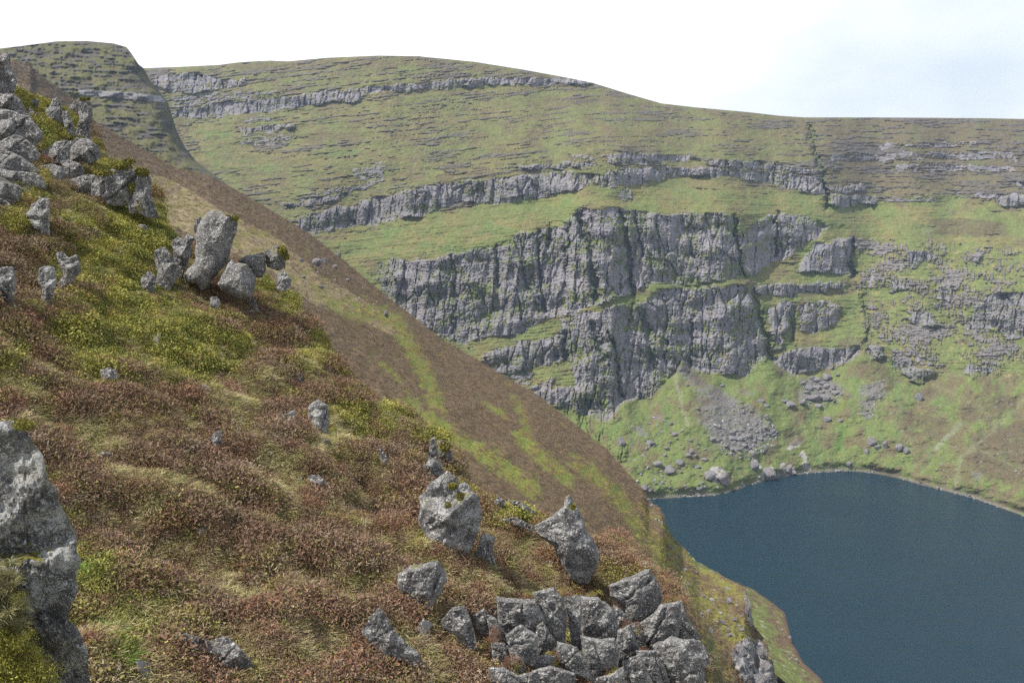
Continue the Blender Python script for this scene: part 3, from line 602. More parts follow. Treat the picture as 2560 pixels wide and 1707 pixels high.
# ================================================================ GROUND (near slope)
fb = curve([(-500,120),(-100,150),(0,180),(60,235),(120,262),(200,285),(240,335),(260,400),(330,425),(390,475),(400,550),(430,600),(500,640),(600,662),(650,690),(720,742),(731,757),(776,808),(817,874),(853,936),(914,987),(945,1012),(1016,1033),(1100,1085),(1134,1140),(1150,1190),(1200,1235),(1260,1262),(1333,1290),(1400,1310),(1480,1345),(1540,1352),(1613,1423),(1669,1459),(1715,1536),(1745,1600),(1761,1650),(1768,1720),(1790,1900),(1810,2100)])
def fgY(u, v):
    q, r = ray(np.asarray(u, float), np.asarray(v, float))
    k = np.maximum(-(r + 0.477 * q) / 6.8, 0.0)
    return 1 / np.sqrt(k * k + (1 / 38.0) ** 2)
us = np.r_[np.arange(-500.0, 0, 8), np.arange(0.0, 1800.0, 4.0)]; nr = 330
U, Tt = np.meshgrid(us, np.linspace(0, 1, nr)); V = fb(U) + (np.maximum(2300, fb(U) + 150) - fb(U)) * Tt
G = P(U, V, fgY(U, V))
near_edge = sstep(0, 60, V - fb(U))
crag_poly = [(1190,1520),(1250,1500),(1400,1478),(1530,1470),(1620,1430),(1650,1500),(1720,1520),(1768,1640),(1768,1760),(1230,1760),(1190,1600)]
cragm = in_poly(U, V, crag_poly) * 1.0
dz = (0.48 * fbm(G[..., 0] / 2.6, G[..., 1] / 2.6, 3, 81) + 0.36 * fbm(G[..., 0] / 1.1, G[..., 1] / 1.1, 3, 82)) * (0.25 + 0.75 * near_edge) * (1 - cragm)
G[..., 2] += dz
# plant cover: where is bilberry green, straw grass, bright grass
def blobs(U, V, lst):
    t = np.zeros(U.shape)
    for (a, b_, r_, w) in lst: t = np.maximum(t, w * np.exp(-((U - a) ** 2 + (V - b_) ** 2) / (r_ * r_)))
    return t
GREENB = [(330,600,95,1),(250,660,90,.9),(400,560,60,.9),(200,560,60,.6),(330,760,130,.75),(480,880,90,.9),(585,880,48,1.1),(250,830,130,.75),(150,700,70,.55),(420,850,80,.9),(90,270,60,1),(130,340,70,1),(60,470,60,.9),(300,420,70,1),(350,430,30,1),(30,560,50,.6),
          (1090,1095,40,.8),(1280,1260,60,.9),(1050,1350,40,.4),(780,880,45,.7),(870,1060,70,.6),(1160,1240,30,.8),(1550,1440,40,.4),(960,1040,50,.7),(20,900,60,.5),(230,1440,70,.7),(330,1560,130,.5),(650,700,50,.6),(720,760,40,.6),(20,1690,90,.8)]
BRIGHT = [(215,1430,40,.9),(310,1500,60,.75),(230,1560,50,.7),(300,1640,120,.55),(460,1660,80,.4),(160,560,40,.7),(140,760,50,.6),(1110,1500,40,.6)]
STRAWB = [(70,1000,70,.8),(40,930,50,.6),(250,1110,90,.6),(600,1500,130,.55),(880,1480,60,.6),(1150,1470,60,.5),(700,1170,80,.85),(640,980,60,.6),(520,1030,70,.55),(420,1230,110,.5),(860,1080,60,.6),(560,940,50,.5),(180,500,60,.6),(1030,1640,120,.45),(330,1660,130,.5),(820,1640,80,.4),(1310,1460,90,.5),(460,1500,60,.5),(780,900,40,.5)]
def cover(U, V, seed=0):
    n1 = fbm(U / 50, V / 34, 4, 91 + seed, 0.7); n2 = fbm(U / 44 + 9, V / 30, 4, 92 + seed, 0.7); n3 = fbm(U / 30, V / 22, 3, 93 + seed)
    gb = .8 * blobs(U, V, GREENB) + 0.75 * n1 + 0.15 * n3; sb = .7 * blobs(U, V, STRAWB) + 0.75 * n2 + 0.12 * n3 - .2 * blobs(U, V, GREENB); bb = blobs(U, V, BRIGHT) + 0.4 * n3
    return gb, sb, bb
gb, sb, bb = cover(U, V)
c = lerp(np.array((0.070, 0.048, 0.033)), np.array((0.105, 0.10, 0.025)), sstep(.25, .5, gb))
c = lerp(c, np.array((0.17, 0.145, 0.07)), 0.8 * sstep(.3, .55, sb)); c = lerp(c, np.array((0.09, 0.13, 0.02)), sstep(.45, .7, bb))
crag_up = in_poly(U, V, [(-80,130),(45,140),(70,270),(112,340),(120,480),(0,540),(-80,540)]) * 1.0
c = lerp(c, np.array((0.12, 0.115, 0.105)), 0.9 * np.maximum(cragm, crag_up))
back = []
for k, dzb in ((.25, .05), (.6, .2), (1.1, .5), (1.8, 1.0), (2.8, 1.8), (4, 2.8), (6, 4.4), (9, 6.8), (14, 10.5), (24, 18), (45, 34), (85, 64)):
    back.append(G[0] * (1 + k / np.maximum(G[0][:, 1:2], 1)) - np.array((0, 0, 1.0)) * (dzb * (1 + .25 * fbm(us / 40, us * 0 + k / 3.0, 3, 84)))[:, None])
bk = np.stack(back[::-1]); nb_ = fbm(bk[..., 0] / 1.5, bk[..., 1] / 1.5, 3, 85)
Gh = np.concatenate([bk, G]); cgh = np.concatenate([lerp(np.array((0.085, 0.060, 0.040)), np.array((0.13, 0.12, 0.04)), sstep(-.2, .3, nb_)), c])
GSLOPE = np.concatenate([np.stack(back[5::-1]), G])
link("ground", mesh_from("ground", Gh, grid_faces(*Gh.shape[:2]), MAT_GROUND, True, np.clip(cgh, .01, .8)), "steep peaty slope under heather, bilberry and grass", "ground", kind="structure")

# ================================================================ ROCKS
def rock_mesh(poly, Yc, thick, seed, jag=0.03, rings=16, n=72, top=0.6, right=None, flat=False, facets=None, cracks=1, rough=1.0):
    rs = np.random.RandomState(seed)
    p = np.array(poly, float); L = np.r_[0, np.cumsum(np.hypot(*(np.roll(p, -1, 0) - p).T))]
    pc = np.vstack([p, p[:1]]); t = np.linspace(0, L[-1], n, endpoint=False)
    B = np.stack([np.interp(t, L, pc[:, 0]), np.interp(t, L, pc[:, 1])], -1)
    x, y = p[:, 0], p[:, 1]; x2, y2 = np.roll(x, -1), np.roll(y, -1); cr = x * y2 - x2 * y; a6 = 3 * cr.sum()
    C = np.array([((x + x2) * cr).sum() / a6, ((y + y2) * cr).sum() / a6])
    size = math.sqrt(abs(cr.sum()) / 2)
    off = fbm(np.cos(t / L[-1] * 2 * math.pi) * 3 + seed, np.sin(t / L[-1] * 2 * math.pi) * 3, 3, seed)[:, None]
    B = B + (B - C) / np.linalg.norm(B - C, axis=1, keepdims=True) * (off * 1.6 + .5 * rs.randn(n, 1) * .25) * size * jag
    m = Yc / F; px = [C[None]]
    for k in range(1, rings + 1): px.append(C + (B - C) * (k / rings) ** 0.85)
    px = np.vstack(px)
    seg = np.vstack([B, B[:1]]); d = line_dist(px[:, 0], px[:, 1], seg); inr = d.max()
    e = 0.6 * inr; prof = np.sqrt(np.clip(1 - (1 - np.clip(d / e, 0, 1)) ** 2, 0, 1))
    X = (px[:, 0] - C[0]) * m; Yy = -(px[:, 1] - C[1]) * m; Lm = inr * m; T = thick * Lm
    h = T * prof
    dirs = [(0.15 * rs.randn(), 1.0, top + .3 * rs.rand(), 0.75), (-1, .2 * rs.randn(), .35 + .6 * rs.rand(), .8), (1, .3 * rs.randn() if right is None else 0.1, right if right is not None else .6 + .8 * rs.rand(), .72)]
    for _ in range(3):
        a = rs.rand() * 6.28; dirs.append((math.cos(a), math.sin(a), .3 + .7 * rs.rand(), .75 + .35 * rs.rand()))
    if facets: dirs = facets
    elif flat: dirs = [(a_, b2, s * .35, 1.0 + .1 * rs.rand()) for a_, b2, s, o in dirs]
    for dx, dy, s, o in dirs: h = np.minimum(h, T * o - s * (dx * X + dy * Yy))
    h = np.maximum(h, 0.12 * T * prof)
    q = 1.6 / max(Lm, 1e-3)
    h += rough * prof * (0.26 * Lm * fbm(X * q * .9, Yy * q * .9, 3, seed + 3) + 0.10 * Lm * fbm(X * q * 4, Yy * q * 4, 4, seed + 5, .65))
    # cracks
    for _ in range(cracks):
        a = rs.rand() * 6.28; o = (rs.rand() - .5) * 1.2 * Lm
        dcr = np.abs(math.cos(a) * X + math.sin(a) * Yy - o + 0.15 * Lm * noise2(X * q, Yy * q, seed + 8))
        h -= 0.16 * Lm * prof * np.exp(-(dcr / (0.07 * Lm)) ** 2)
    front = P(px[:, 0], px[:, 1], Yc - h)
    hb_ = 0.9 * T * prof; nb = 1 + (rings - 1) * n
    backv = P(px[:nb, 0], px[:nb, 1], Yc + hb_[:nb])
    verts = np.vstack([front, backv]); o2 = len(front)
    faces = []
    def idx(k, j, back):
        if k == rings: return 1 + (rings - 1) * n + j % n
        b0 = o2 if back else 0
        return b0 if k == 0 else b0 + 1 + (k - 1) * n + j % n
    tris = []
    for back in (0, 1):
        for j in range(n):
            a, b_, c_ = idx(0, 0, back), idx(1, j, back), idx(1, j + 1, back)
            tris.append((a, c_, b_) if back else (a, b_, c_))
            for k in range(1, rings):
                q0, q1, q2, q3 = idx(k, j, back), idx(k + 1, j, back), idx(k + 1, j + 1, back), idx(k, j + 1, back)
                tris += [(q0, q2, q1), (q0, q3, q2)] if back else [(q0, q1, q2), (q0, q2, q3)]
    return verts, np.array(tris)
def orient(verts, tris):
    # outward normals: signed volume test
    a, b_, c_ = verts[tris[:, 0]], verts[tris[:, 1]], verts[tris[:, 2]]
    return tris if np.einsum('ij,ij->i', a - verts.mean(0), np.cross(b_ - verts.mean(0), c_ - verts.mean(0))).sum() > 0 else tris[:, ::-1]
rock_seed = [100]; ROCK_PX = []
def rock_obj(name, poly, label=None, thick=1.0, moss=0.0, lichen=0.4, Yc=None, parent=None, top=0.6, right=None, flat=False, facets=None, cracks=1, rough=1.0, mat=None, group=None, depth=fgY, cat="rock", rings=16, n=72, jag=0.03):
    rock_seed[0] += 1
    p = np.array(poly, float); bot = p[np.argmax(p[:, 1])]; cx = p[:, 0].mean()
    if Yc is None: Yc = float(depth(cx, bot[1] - 2)) * 0.995
    ROCK_PX.append(p)
    v, t = rock_mesh(poly, Yc, thick, rock_seed[0], jag, rings, n, top, right, flat, facets, cracks, rough)
    t = orient(v, t)
    org = P(cx, bot[1], Yc)
    me = mesh_from(name, v - org, t, mat or MAT_ROCK, True, sharp=math.radians(22))
    o = link(name, me, label, cat if label else None, group, None, parent, org if parent is None else org - np.array(parent.location))
    o["moss"] = float(moss); o["lichen"] = float(lichen) * (.4 if group == GA else 1.0)
    return o

R = rock_obj
GA = "blocks of the crag at the top of the slope"
R("rock", [(-60,140),(0,137),(15,133),(22,135),(25,150),(35,180),(42,200),(38,228),(25,240),(-60,250)], "tall dark rock tower at the edge above all other crag blocks", 1.0, group=GA)
R("rock", [(-40,232),(0,234),(32,236),(52,250),(66,273),(61,286),(36,286),(-40,284)], "dark blocky rock just below the crag's tower", 1.2, group=GA)
R("rock", [(80,249),(89,247),(97,252),(95,270),(88,276),(82,266)], "small pale stone sticking out of moss near the crag's tower", 1.0, group=GA)
R("rock", [(66,281),(77,266),(84,279),(100,284),(100,297),(91,304),(79,294),(64,290)], "small jagged grey stone above the big sloping slab", 1.0, group=GA)
R("boulder", [(-50,272),(0,274),(32,277),(55,286),(75,291),(89,307),(107,331),(105,350),(96,361),(87,368),(59,350),(36,346),(21,350),(-50,362)], "big pale sloping slab, largest block of the upper crag", 1.1, group=GA, top=1.1, lichen=.5)
R("boulder", [(-50,354),(0,352),(21,343),(36,336),(54,341),(75,356),(86,368),(100,384),(95,402),(75,406),(50,394),(-50,388)], "rough dark boulder wedged under the big sloping slab", 1.1, group=GA)
R("boulder", [(-50,374),(0,378),(27,380),(54,391),(80,409),(100,430),(92,436),(60,432),(30,428),(-50,426)], "long pale slab dipping to the right, upper one of two", 1.4, group=GA, top=1.0, lichen=.5)
R("boulder", [(-50,420),(0,422),(30,426),(60,430),(90,433),(105,443),(115,463),(117,474),(95,470),(54,464),(16,462),(-50,455)], "long pale slab dipping to the right, lower one of two", 1.4, group=GA, top=1.0, lichen=.5)
R("rock", [(-40,445),(0,447),(16,458),(38,458),(54,468),(56,482),(48,500),(32,513),(16,505),(-40,498)], "dark knobbly rock under the two long slabs", 1.1, group=GA)
R("rock", [(-40,493),(0,495),(16,503),(30,514),(20,530),(-40,532)], "low grey stone at the foot of the dark knobbly rock", 1.1, group=GA)
R("boulder", [(95,400),(100,384),(114,374),(139,356),(161,349),(180,354),(193,342),(200,347),(177,366),(172,379),(174,402),(150,412),(118,412)], "wedge-shaped pale half of a split boulder on the crag", 1.2, group=GA, top=1.0)
R("boulder", [(174,379),(178,366),(200,347),(215,345),(230,352),(245,365),(256,386),(254,394),(240,402),(222,414),(212,419),(195,414),(176,402)], "rounded dark half of a split boulder on the crag", 1.1, group=GA)
R("rock", [(102,415),(129,409),(155,417),(169,434),(172,462),(150,468),(129,460),(118,444),(107,430)], "squat grey block under the wedge-shaped split boulder", 1.1, group=GA)
R("rock", [(150,403),(171,399),(198,409),(212,426),(209,444),(188,454),(171,440),(158,420)], "smooth slanting block under the rounded split boulder", 1.1, group=GA)
R("standing_rock", [(195,247),(205,243),(223,247),(230,263),(232,281),(230,307),(227,334),(228,354),(214,350),(193,345),(189,333),(198,299),(196,281),(198,263)], "tall narrow rock pillar standing behind the split boulder", 1.2, .15, group=GA)
R("rock", [(112,274),(123,268),(132,249),(143,243),(152,259),(157,280),(162,308),(143,312),(132,310),(116,290)], "dark upright rock in moss beside the narrow pillar", 1.1, .1, group=GA)
R("rock", [(156,278),(170,277),(175,291),(186,316),(189,344),(171,335),(158,308)], "speckled slanting rock between upright rock and narrow pillar", 1.1, group=GA)
R("rock", [(171,270),(187,252),(193,259),(196,279),(189,285),(175,283)], "small dark rock tucked behind the narrow pillar's top", 1.0, group=GA)
bl = link("outcrop", None, "broad dark rock face with mossy ledge below the split boulder", "outcrop", loc=tuple(P(270, 530, float(fgY(290, 530)))))
for i, (po, ms) in enumerate([([(172,450),(212,437),(232,437),(230,490),(177,502)], .1), ([(228,439),(271,426),(266,445),(266,482),(256,494),(228,490)], .15), ([(267,428),(295,412),(324,401),(337,428),(347,436),(347,470),(332,497),(322,514),(300,516),(271,514),(254,493),(264,480),(262,447)], .2), ([(343,434),(370,427),(379,450),(379,487),(387,514),(400,545),(367,546),(356,536),(324,536),(318,512),(330,495)], .3)]):
    R("block", po, None, 1.0, ms, .45, Yc=float(fgY(290, 530)) - .15 * i, parent=bl)
R("rock", [(80,506),(107,495),(123,495),(126,514),(123,541),(125,592),(107,602),(97,578),(70,565),(64,538),(75,522)], "rock whitened with lichen standing in bilberry below the slabs", 1.0, .1, 1.0, group=None)
R("rock", [(147,541),(158,548),(162,566),(160,580),(140,572)], "small dark stone in a grassy hollow under the dark face", 1.0, .1, .2)
R("rock", [(-40,665),(0,667),(35,669),(42,701),(34,752),(13,782),(-40,790)], "dark rock at the photo's edge half hidden by heather", 1.0, 0, .4)
R("rock", [(99,669),(118,663),(137,669),(142,701),(132,742),(125,786),(107,788),(101,757),(106,723),(94,701)], "narrow lichen-whitened rock rib running down through heather", 1.0, 0, .9)
R("rock", [(139,634),(155,627),(171,643),(193,635),(203,677),(184,703),(168,716),(150,729),(144,707),(159,683),(148,661)], "dark pebbly rock beside the lichen-whitened rib", 1.0, 0, .6)
R("stone", [(333,580),(341,566),(351,560),(367,564),(369,576),(345,582)], "small pale stone lying alone in bright green bilberry", 1.2, 0, .8, cat="stone")
# the leaning pillar group
PX = float(fgY(500, 735))
R("standing_rock", [(514,534),(531,524),(550,527),(564,536),(583,542),(596,542),(594,563),(587,592),(579,624),(570,653),(550,678),(531,699),(520,724),(506,732),(489,713),(466,709),(457,693),(470,672),(485,657),(489,630),(489,607),(485,590),(493,580),(501,550),(512,540)], "tall leaning pebbly rock pillar with a yellow moss tuft on top", 1.1, .05, .35, Yc=PX, rings=22, n=96, facets=[(1, -.25, 1.6, 1.35), (0, 1, .35, 1.2), (-1, 0, .35, 1.2)], cracks=0, rough=.55)
R("rock", [(487,546),(503,542),(502,575),(490,594),(484,572)], "thin rock flake behind the leaning pillar", 1.0, 0, .4, Yc=PX + .5)
R("rock", [(432,600),(447,590),(457,596),(470,584),(482,590),(487,600),(480,607),(480,630),(474,645),(457,691),(447,707),(443,684),(436,653),(432,624),(428,611)], "dark upright block close against the leaning pillar", 1.1, .05, .4, Yc=PX + .2)
R("rock", [(386,626),(413,617),(424,630),(438,649),(449,668),(449,691),(434,712),(417,747),(388,743),(382,720),(393,691),(393,668),(386,653)], "grey block second from the leaning pillar on its uphill side", 1.0, .05, .5, Yc=PX - .4)
R("rock", [(355,691),(374,676),(390,691),(386,728),(374,737),(357,732),(351,703)], "small pebbly rock at the uphill end of the pillar group", 1.0, 0, .6, Yc=PX - 1.0)
R("boulder", [(541,711),(566,665),(577,643),(589,657),(616,659),(629,674),(640,691),(639,710),(627,749),(596,751),(579,741),(554,728)], "dark angular boulder leaning under the tall pebbly pillar", 1.1, 0, .25, Yc=PX - .3, rings=20, n=84, facets=[(1, .3, .9, 1.15), (-.5, 1, .5, 1.1)], cracks=0, rough=.6)
R("boulder", [(594,653),(616,638),(639,636),(660,628),(665,653),(665,676),(656,694),(639,694),(627,676),(612,663)], "smooth grey block behind the dark angular boulder", 1.0, 0, .2, Yc=PX + .4, flat=True, cracks=0, rough=.5)
R("boulder", [(661,626),(690,614),(704,612),(717,619),(722,640),(715,651),(713,670),(696,678),(681,672),(667,667)], "rounded boulder capped with yellow moss at the group's downhill end", 1.1, .55, .3, Yc=PX + .5)
R("rock", [(694,686),(709,676),(729,699),(727,712),(713,730),(692,724),(690,701)], "small knobbly rock just below the moss-capped boulder", 1.0, 0, .6, Yc=PX - .3)
R("stone", [(524,743),(543,741),(552,756),(545,775),(527,771)], "fist-like stone in the grass below the leaning pillar", 1.0, 0, .8, cat="stone")
R("stone", [(621,747),(639,745),(642,764),(654,785),(646,789),(629,771)], "thin pale stone in the grass below the angular boulder", 1.0, 0, .8, cat="stone")
# scattered on the slope
R("stone", [(250,925),(270,918),(289,922),(299,944),(285,966),(257,958)], "small white stone alone in the green patch under the pillar group", 1.0, 0, .9, cat="stone")
R("stone", [(493,968),(507,962),(522,966),(538,990),(512,1000)], "flat whitish stone showing through pale heather mid-slope", 1.0, 0, .9, cat="stone")
R("stone", [(398,1007),(408,1001),(419,1005),(418,1020),(400,1018)], "tiny pale stone uphill of the flat whitish one", 1.0, 0, .8, cat="stone")
R("rock", [(538,1081),(554,1070),(556,1111),(535,1131),(512,1125),(525,1098)], "small white-flecked rock under a heather hummock mid-slope", 1.0, 0, .8)
R("boulder", [(771,1015),(796,997),(819,1013),(826,1047),(818,1091),(796,1088),(776,1068),(769,1040)], "white lichen-covered boulder standing out of brown heather", 1.1, 0, 1.0, rings=20)
R("rock", [(711,1031),(739,1025),(741,1060),(721,1096),(701,1086)], "low speckled rock beside the white lichen-covered boulder", 1.0, 0, .8)
R("stone", [(769,1188),(796,1186),(834,1223),(830,1237),(783,1221)], "long flat grey stone lying in pale grass", 1.0, 0, .7, cat="stone")
R("rock", [(948,1112),(965,1136),(978,1175),(960,1183),(951,1155)], "thin upright rock sliver in heather", 1.0, 0, .7)
R("rock", [(748,930),(756,938),(758,962),(748,968),(742,950)], "small grey rock on the slope's brow above the white boulder", 1.0, 0, .7)
bl = link("outcrop", None, "low split outcrop among heather at the bottom of the slope", "outcrop", loc=tuple(P(530, 1700, float(fgY(530, 1690)))))
for po in ([(428,1595),(450,1578),(475,1586),(500,1590),(522,1600),(529,1674),(500,1664),(470,1654),(448,1627)], [(525,1602),(559,1588),(578,1594),(612,1631),(640,1672),(643,1708),(597,1702),(555,1696),(528,1679)]):
    R("block", po, None, 1.0, 0, .45, parent=bl, Yc=float(fgY(530, 1670)))
R("crag", [(-120,1060),(0,1053),(39,1050),(71,1079),(109,1137),(122,1207),(141,1220),(161,1278),(186,1329),(193,1381),(205,1400),(188,1451),(193,1471),(175,1529),(170,1548),(193,1567),(218,1631),(231,1720),(240,1840),(-160,1840),(-160,1300)], "grey pebbly rock wall rising at the picture's lower corner", .55, .15, .75, Yc=4.6, top=.35, rings=40, n=170, jag=.02, cat="crag", right=.6, mat=MAT_NEAR, rough=1.1)
# spiky rocks and the two big boulders
R("rock", [(1045,1173),(1070,1153),(1075,1097),(1088,1090),(1095,1143),(1110,1173),(1112,1190),(1080,1212),(1055,1214)], "thin spiky rock rising behind the lichened boulder", 1.0, 0, .8)
R("rock", [(1096,1097),(1113,1100),(1131,1133),(1138,1155),(1113,1164),(1096,1140)], "mossy dark rock next to the thin spiky rock", 1.0, .5, .4)
R("boulder", [(1050,1240),(1078,1204),(1118,1176),(1139,1187),(1146,1207),(1161,1207),(1192,1235),(1205,1276),(1199,1321),(1192,1347),(1166,1385),(1139,1397),(1118,1387),(1106,1369),(1076,1359),(1055,1332),(1045,1301),(1050,1265)], "big rounded boulder crusted with white lichen, top half lit", 1.1, .1, 1.0, rings=24, n=100, top=1.0)
R("rock", [(1187,1385),(1205,1330),(1238,1342),(1233,1378),(1240,1410),(1253,1438),(1241,1438),(1210,1412)], "narrow pale slab between the rounded boulder and heather bush", 1.0, 0, .7)
R("boulder", [(1336,1313),(1368,1296),(1409,1265),(1414,1240),(1424,1233),(1432,1250),(1442,1265),(1462,1301),(1467,1327),(1488,1352),(1498,1388),(1493,1423),(1472,1458),(1450,1461),(1426,1448),(1404,1408),(1384,1368),(1358,1346),(1339,1331)], "pale triangular boulder ending in a sharp spike", 1.0, .08, .95, rings=24, n=100, facets=[(.8, .6, .5, 1.1), (-1, .2, .4, 1.1), (.3, -1, .4, 1.15)], cracks=0, rough=.8)
R("stone", [(1231,1257),(1246,1240),(1263,1250),(1261,1267),(1236,1274)], "small round stone on the mossy hump", 1.1, 0, .8, cat="stone")
R("rock", [(1269,1250),(1302,1253),(1340,1281),(1337,1296),(1312,1285),(1285,1264)], "thin curved rock rim at the back of the mossy hump", 1.0, 0, .8)
R("rock", [(1254,1298),(1287,1291),(1314,1304),(1335,1316),(1330,1331),(1302,1317),(1266,1307)], "thin curved rock rim at the front of the mossy hump", 1.0, 0, .8)
R("boulder", [(994,1434),(1027,1411),(1098,1401),(1110,1423),(1118,1449),(1105,1476),(1085,1512),(1069,1540),(1047,1545),(1014,1507),(994,1469)], "flat-faced grey block set in heather below the lichened boulder", .9, 0, .35, top=.35, rings=20, n=84, flat=True)
R("boulder", [(902,1579),(924,1539),(950,1518),(972,1546),(988,1577),(1018,1607),(1049,1633),(1059,1660),(1042,1672),(1006,1652),(965,1642),(928,1609)], "long sloping slab with ochre stains sliding down through heather", .9, 0, .7, rings=20)
R("boulder", [(1101,1553),(1129,1518),(1159,1513),(1176,1541),(1184,1571),(1194,1612),(1187,1637),(1164,1616),(1134,1586),(1106,1568)], "grey shield-shaped block beside the cracked crag", .9, 0, .4, rings=20)
bl = link("crag", None, "cracked pebbly crag of many blocks at the bottom edge", "crag", loc=tuple(P(1480, 1712, 12.5)))
KB = [[(1251,1500),(1302,1505),(1333,1505),(1348,1531),(1353,1551),(1338,1587),(1302,1566),(1271,1587),(1256,1571),(1254,1536)],[(1271,1592),(1302,1569),(1338,1592),(1338,1638),(1333,1663),(1302,1648),(1277,1612)],[(1340,1490),(1384,1480),(1404,1505),(1412,1541),(1407,1602),(1389,1607),(1368,1561),(1353,1541)],
[(1358,1561),(1384,1602),(1379,1633),(1348,1643),(1340,1602),(1345,1571)],[(1414,1503),(1450,1500),(1453,1541),(1450,1561),(1455,1607),(1445,1620),(1430,1597),(1424,1546)],[(1458,1500),(1496,1503),(1527,1526),(1537,1561),(1534,1597),(1496,1602),(1460,1592),(1455,1546)],
[(1460,1597),(1496,1605),(1532,1602),(1542,1638),(1537,1668),(1506,1673),(1516,1689),(1486,1691),(1470,1658)],[(1537,1515),(1567,1541),(1572,1561),(1542,1577),(1537,1551)],[(1532,1469),(1567,1454),(1618,1434),(1639,1469),(1646,1510),(1634,1541),(1583,1561),(1572,1541),(1562,1510),(1537,1490)],
[(1547,1582),(1572,1571),(1593,1617),(1578,1653),(1547,1658),(1544,1622)],[(1598,1566),(1634,1541),(1649,1520),(1690,1515),(1695,1551),(1685,1597),(1639,1622),(1608,1612),(1613,1592)],[(1690,1515),(1705,1510),(1720,1551),(1746,1587),(1741,1612),(1700,1602),(1695,1561)],
[(1644,1622),(1685,1602),(1746,1612),(1764,1648),(1751,1673),(1751,1722),(1685,1722),(1669,1689),(1649,1658)],[(1598,1633),(1639,1633),(1659,1668),(1669,1699),(1659,1718),(1618,1684)],[(1562,1658),(1598,1643),(1618,1684),(1634,1722),(1557,1726)],[(1220,1541),(1241,1551),(1266,1592),(1266,1607),(1241,1607),(1226,1587)],
[(1271,1607),(1307,1653),(1312,1673),(1302,1689),(1282,1663)],[(1231,1612),(1261,1612),(1271,1658),(1256,1668),(1236,1653)],[(1343,1643),(1363,1638),(1384,1643),(1373,1668),(1348,1684),(1338,1668)],[(1338,1679),(1379,1668),(1430,1684),(1424,1724),(1348,1724)],[(1185,1541),(1210,1526),(1220,1551),(1220,1587),(1195,1577)],
[(1573,1565),(1597,1560),(1612,1590),(1606,1614),(1596,1612)],[(1400,1610),(1440,1622),(1462,1650),(1470,1690),(1430,1680),(1395,1650)],[(1300,1690),(1340,1680),(1350,1724),(1300,1730)],[(1480,1694),(1520,1690),(1552,1670),(1556,1726),(1480,1728)],[(1228,1672),(1260,1672),(1296,1692),(1296,1728),(1240,1728)]]
for po in KB:
    p = np.array(po, float); cc = p.mean(0); p = cc + (p - cc) * 1.22
    R("block", [tuple(a) for a in p], None, .75, -.05, .5, flat=True, Yc=float(fgY(p[:, 0].mean(), p[:, 1].max())) * .985, parent=bl, top=.45, rings=14, n=64)

# moss cushions growing on single rocks
MAT_MOSS, nt, b = new_mat("yellow_moss")
tv = nd(nt, "ShaderNodeAttribute", attribute_name="tone"); geo = nd(nt, "ShaderNodeNewGeometry")
mc = mixcol(nt, maprange(nt, tex_noise(nt, geo.outputs['Position'], 6.0, 4), .35, .65), (0.10, 0.10, 0.022), (0.235, 0.205, 0.045))
sc_ = nd(nt, "ShaderNodeVectorMath", operation='SCALE'); nt.links.new(mc, sc_.inputs[0]); nt.links.new(tv.outputs['Fac'], sc_.inputs['Scale']); nt.links.new(sc_.outputs[0], b.inputs['Base Color'])
def moss(parent, u, v, ru, rv, dy=0.0):
    r_ = np.random.RandomState(int(u * 7 + v)); Yc = parent.location[1] - dy; vs = []; fs = []; tone = []
    n_ = int(160 + ru * rv * 1.6)
    for i in range(min(n_, 1100)):
        d = r_.randn(3); d /= np.linalg.norm(d); rr = r_.rand() ** .4
        c0 = P(u + d[0] * rr * ru, v - d[2] * rr * rv, Yc + d[1] * rr * .5 * (ru + rv) * Yc / F)
        t1 = r_.randn(3); t1 /= np.linalg.norm(t1); t2 = np.cross(t1, r_.randn(3)); t2 /= np.linalg.norm(t2); w = .017 * r_.uniform(.7, 1.5) * Yc / 20; k0 = len(vs)
        vs += [c0 - t1 * w, c0 - t2 * w, c0 + t1 * w, c0 + t2 * w]; fs.append((k0, k0 + 1, k0 + 2, k0 + 3)); tone += [r_.uniform(.7, 1.3)] * 4
    me = mesh_from("moss_cushion", np.array(vs) - np.array(parent.location), np.array(fs), MAT_MOSS, False, attrs={"tone": np.array(tone)})
    return link("moss_cushion", me, parent=parent, kind="stuff")
def by_label(txt): return next(o for o in scene.objects if txt in o.get("label", ""))
moss(by_label("tall leaning pebbly rock pillar"), 588, 546, 10, 8, .2); moss(by_label("tall leaning pebbly rock pillar"), 570, 541, 7, 4, .2)
moss(by_label("rounded boulder capped with yellow moss"), 706, 628, 14, 14, .35); moss(by_label("rounded boulder capped with yellow moss"), 716, 642, 8, 9, .3)
oc = by_label("broad dark rock face")
for a in ((300,416,26,9),(258,432,30,9),(322,404,18,8),(356,430,20,12),(350,515,16,20),(330,470,10,14)): moss(oc, *a, .5)
moss(by_label("tall narrow rock pillar"), 207, 248, 9, 5, .3); moss(by_label("tall narrow rock pillar"), 221, 248, 6, 3, .3)
lb_ = by_label("big rounded boulder crusted"); moss(lb_, 1120, 1262, 9, 8, .55); moss(lb_, 1132, 1215, 14, 10, .5); moss(lb_, 1150, 1240, 12, 12, .5)
moss(by_label("pale triangular boulder"), 1432, 1266, 8, 9, .3); moss(by_label("mossy dark rock next"), 1112, 1118, 14, 16, .3)
ck = by_label("cracked pebbly crag")
for a in ((1620,1640,16,10),(1440,1590,8,22),(1352,1590,12,14),(1575,1572,10,8),(1470,1610,10,10),(1365,1640,14,10),(1470,1520,4,30)): moss(ck, *a, -.35)
cn = by_label("grey pebbly rock wall"); moss(cn, 60, 1062, 34, 16, .25)

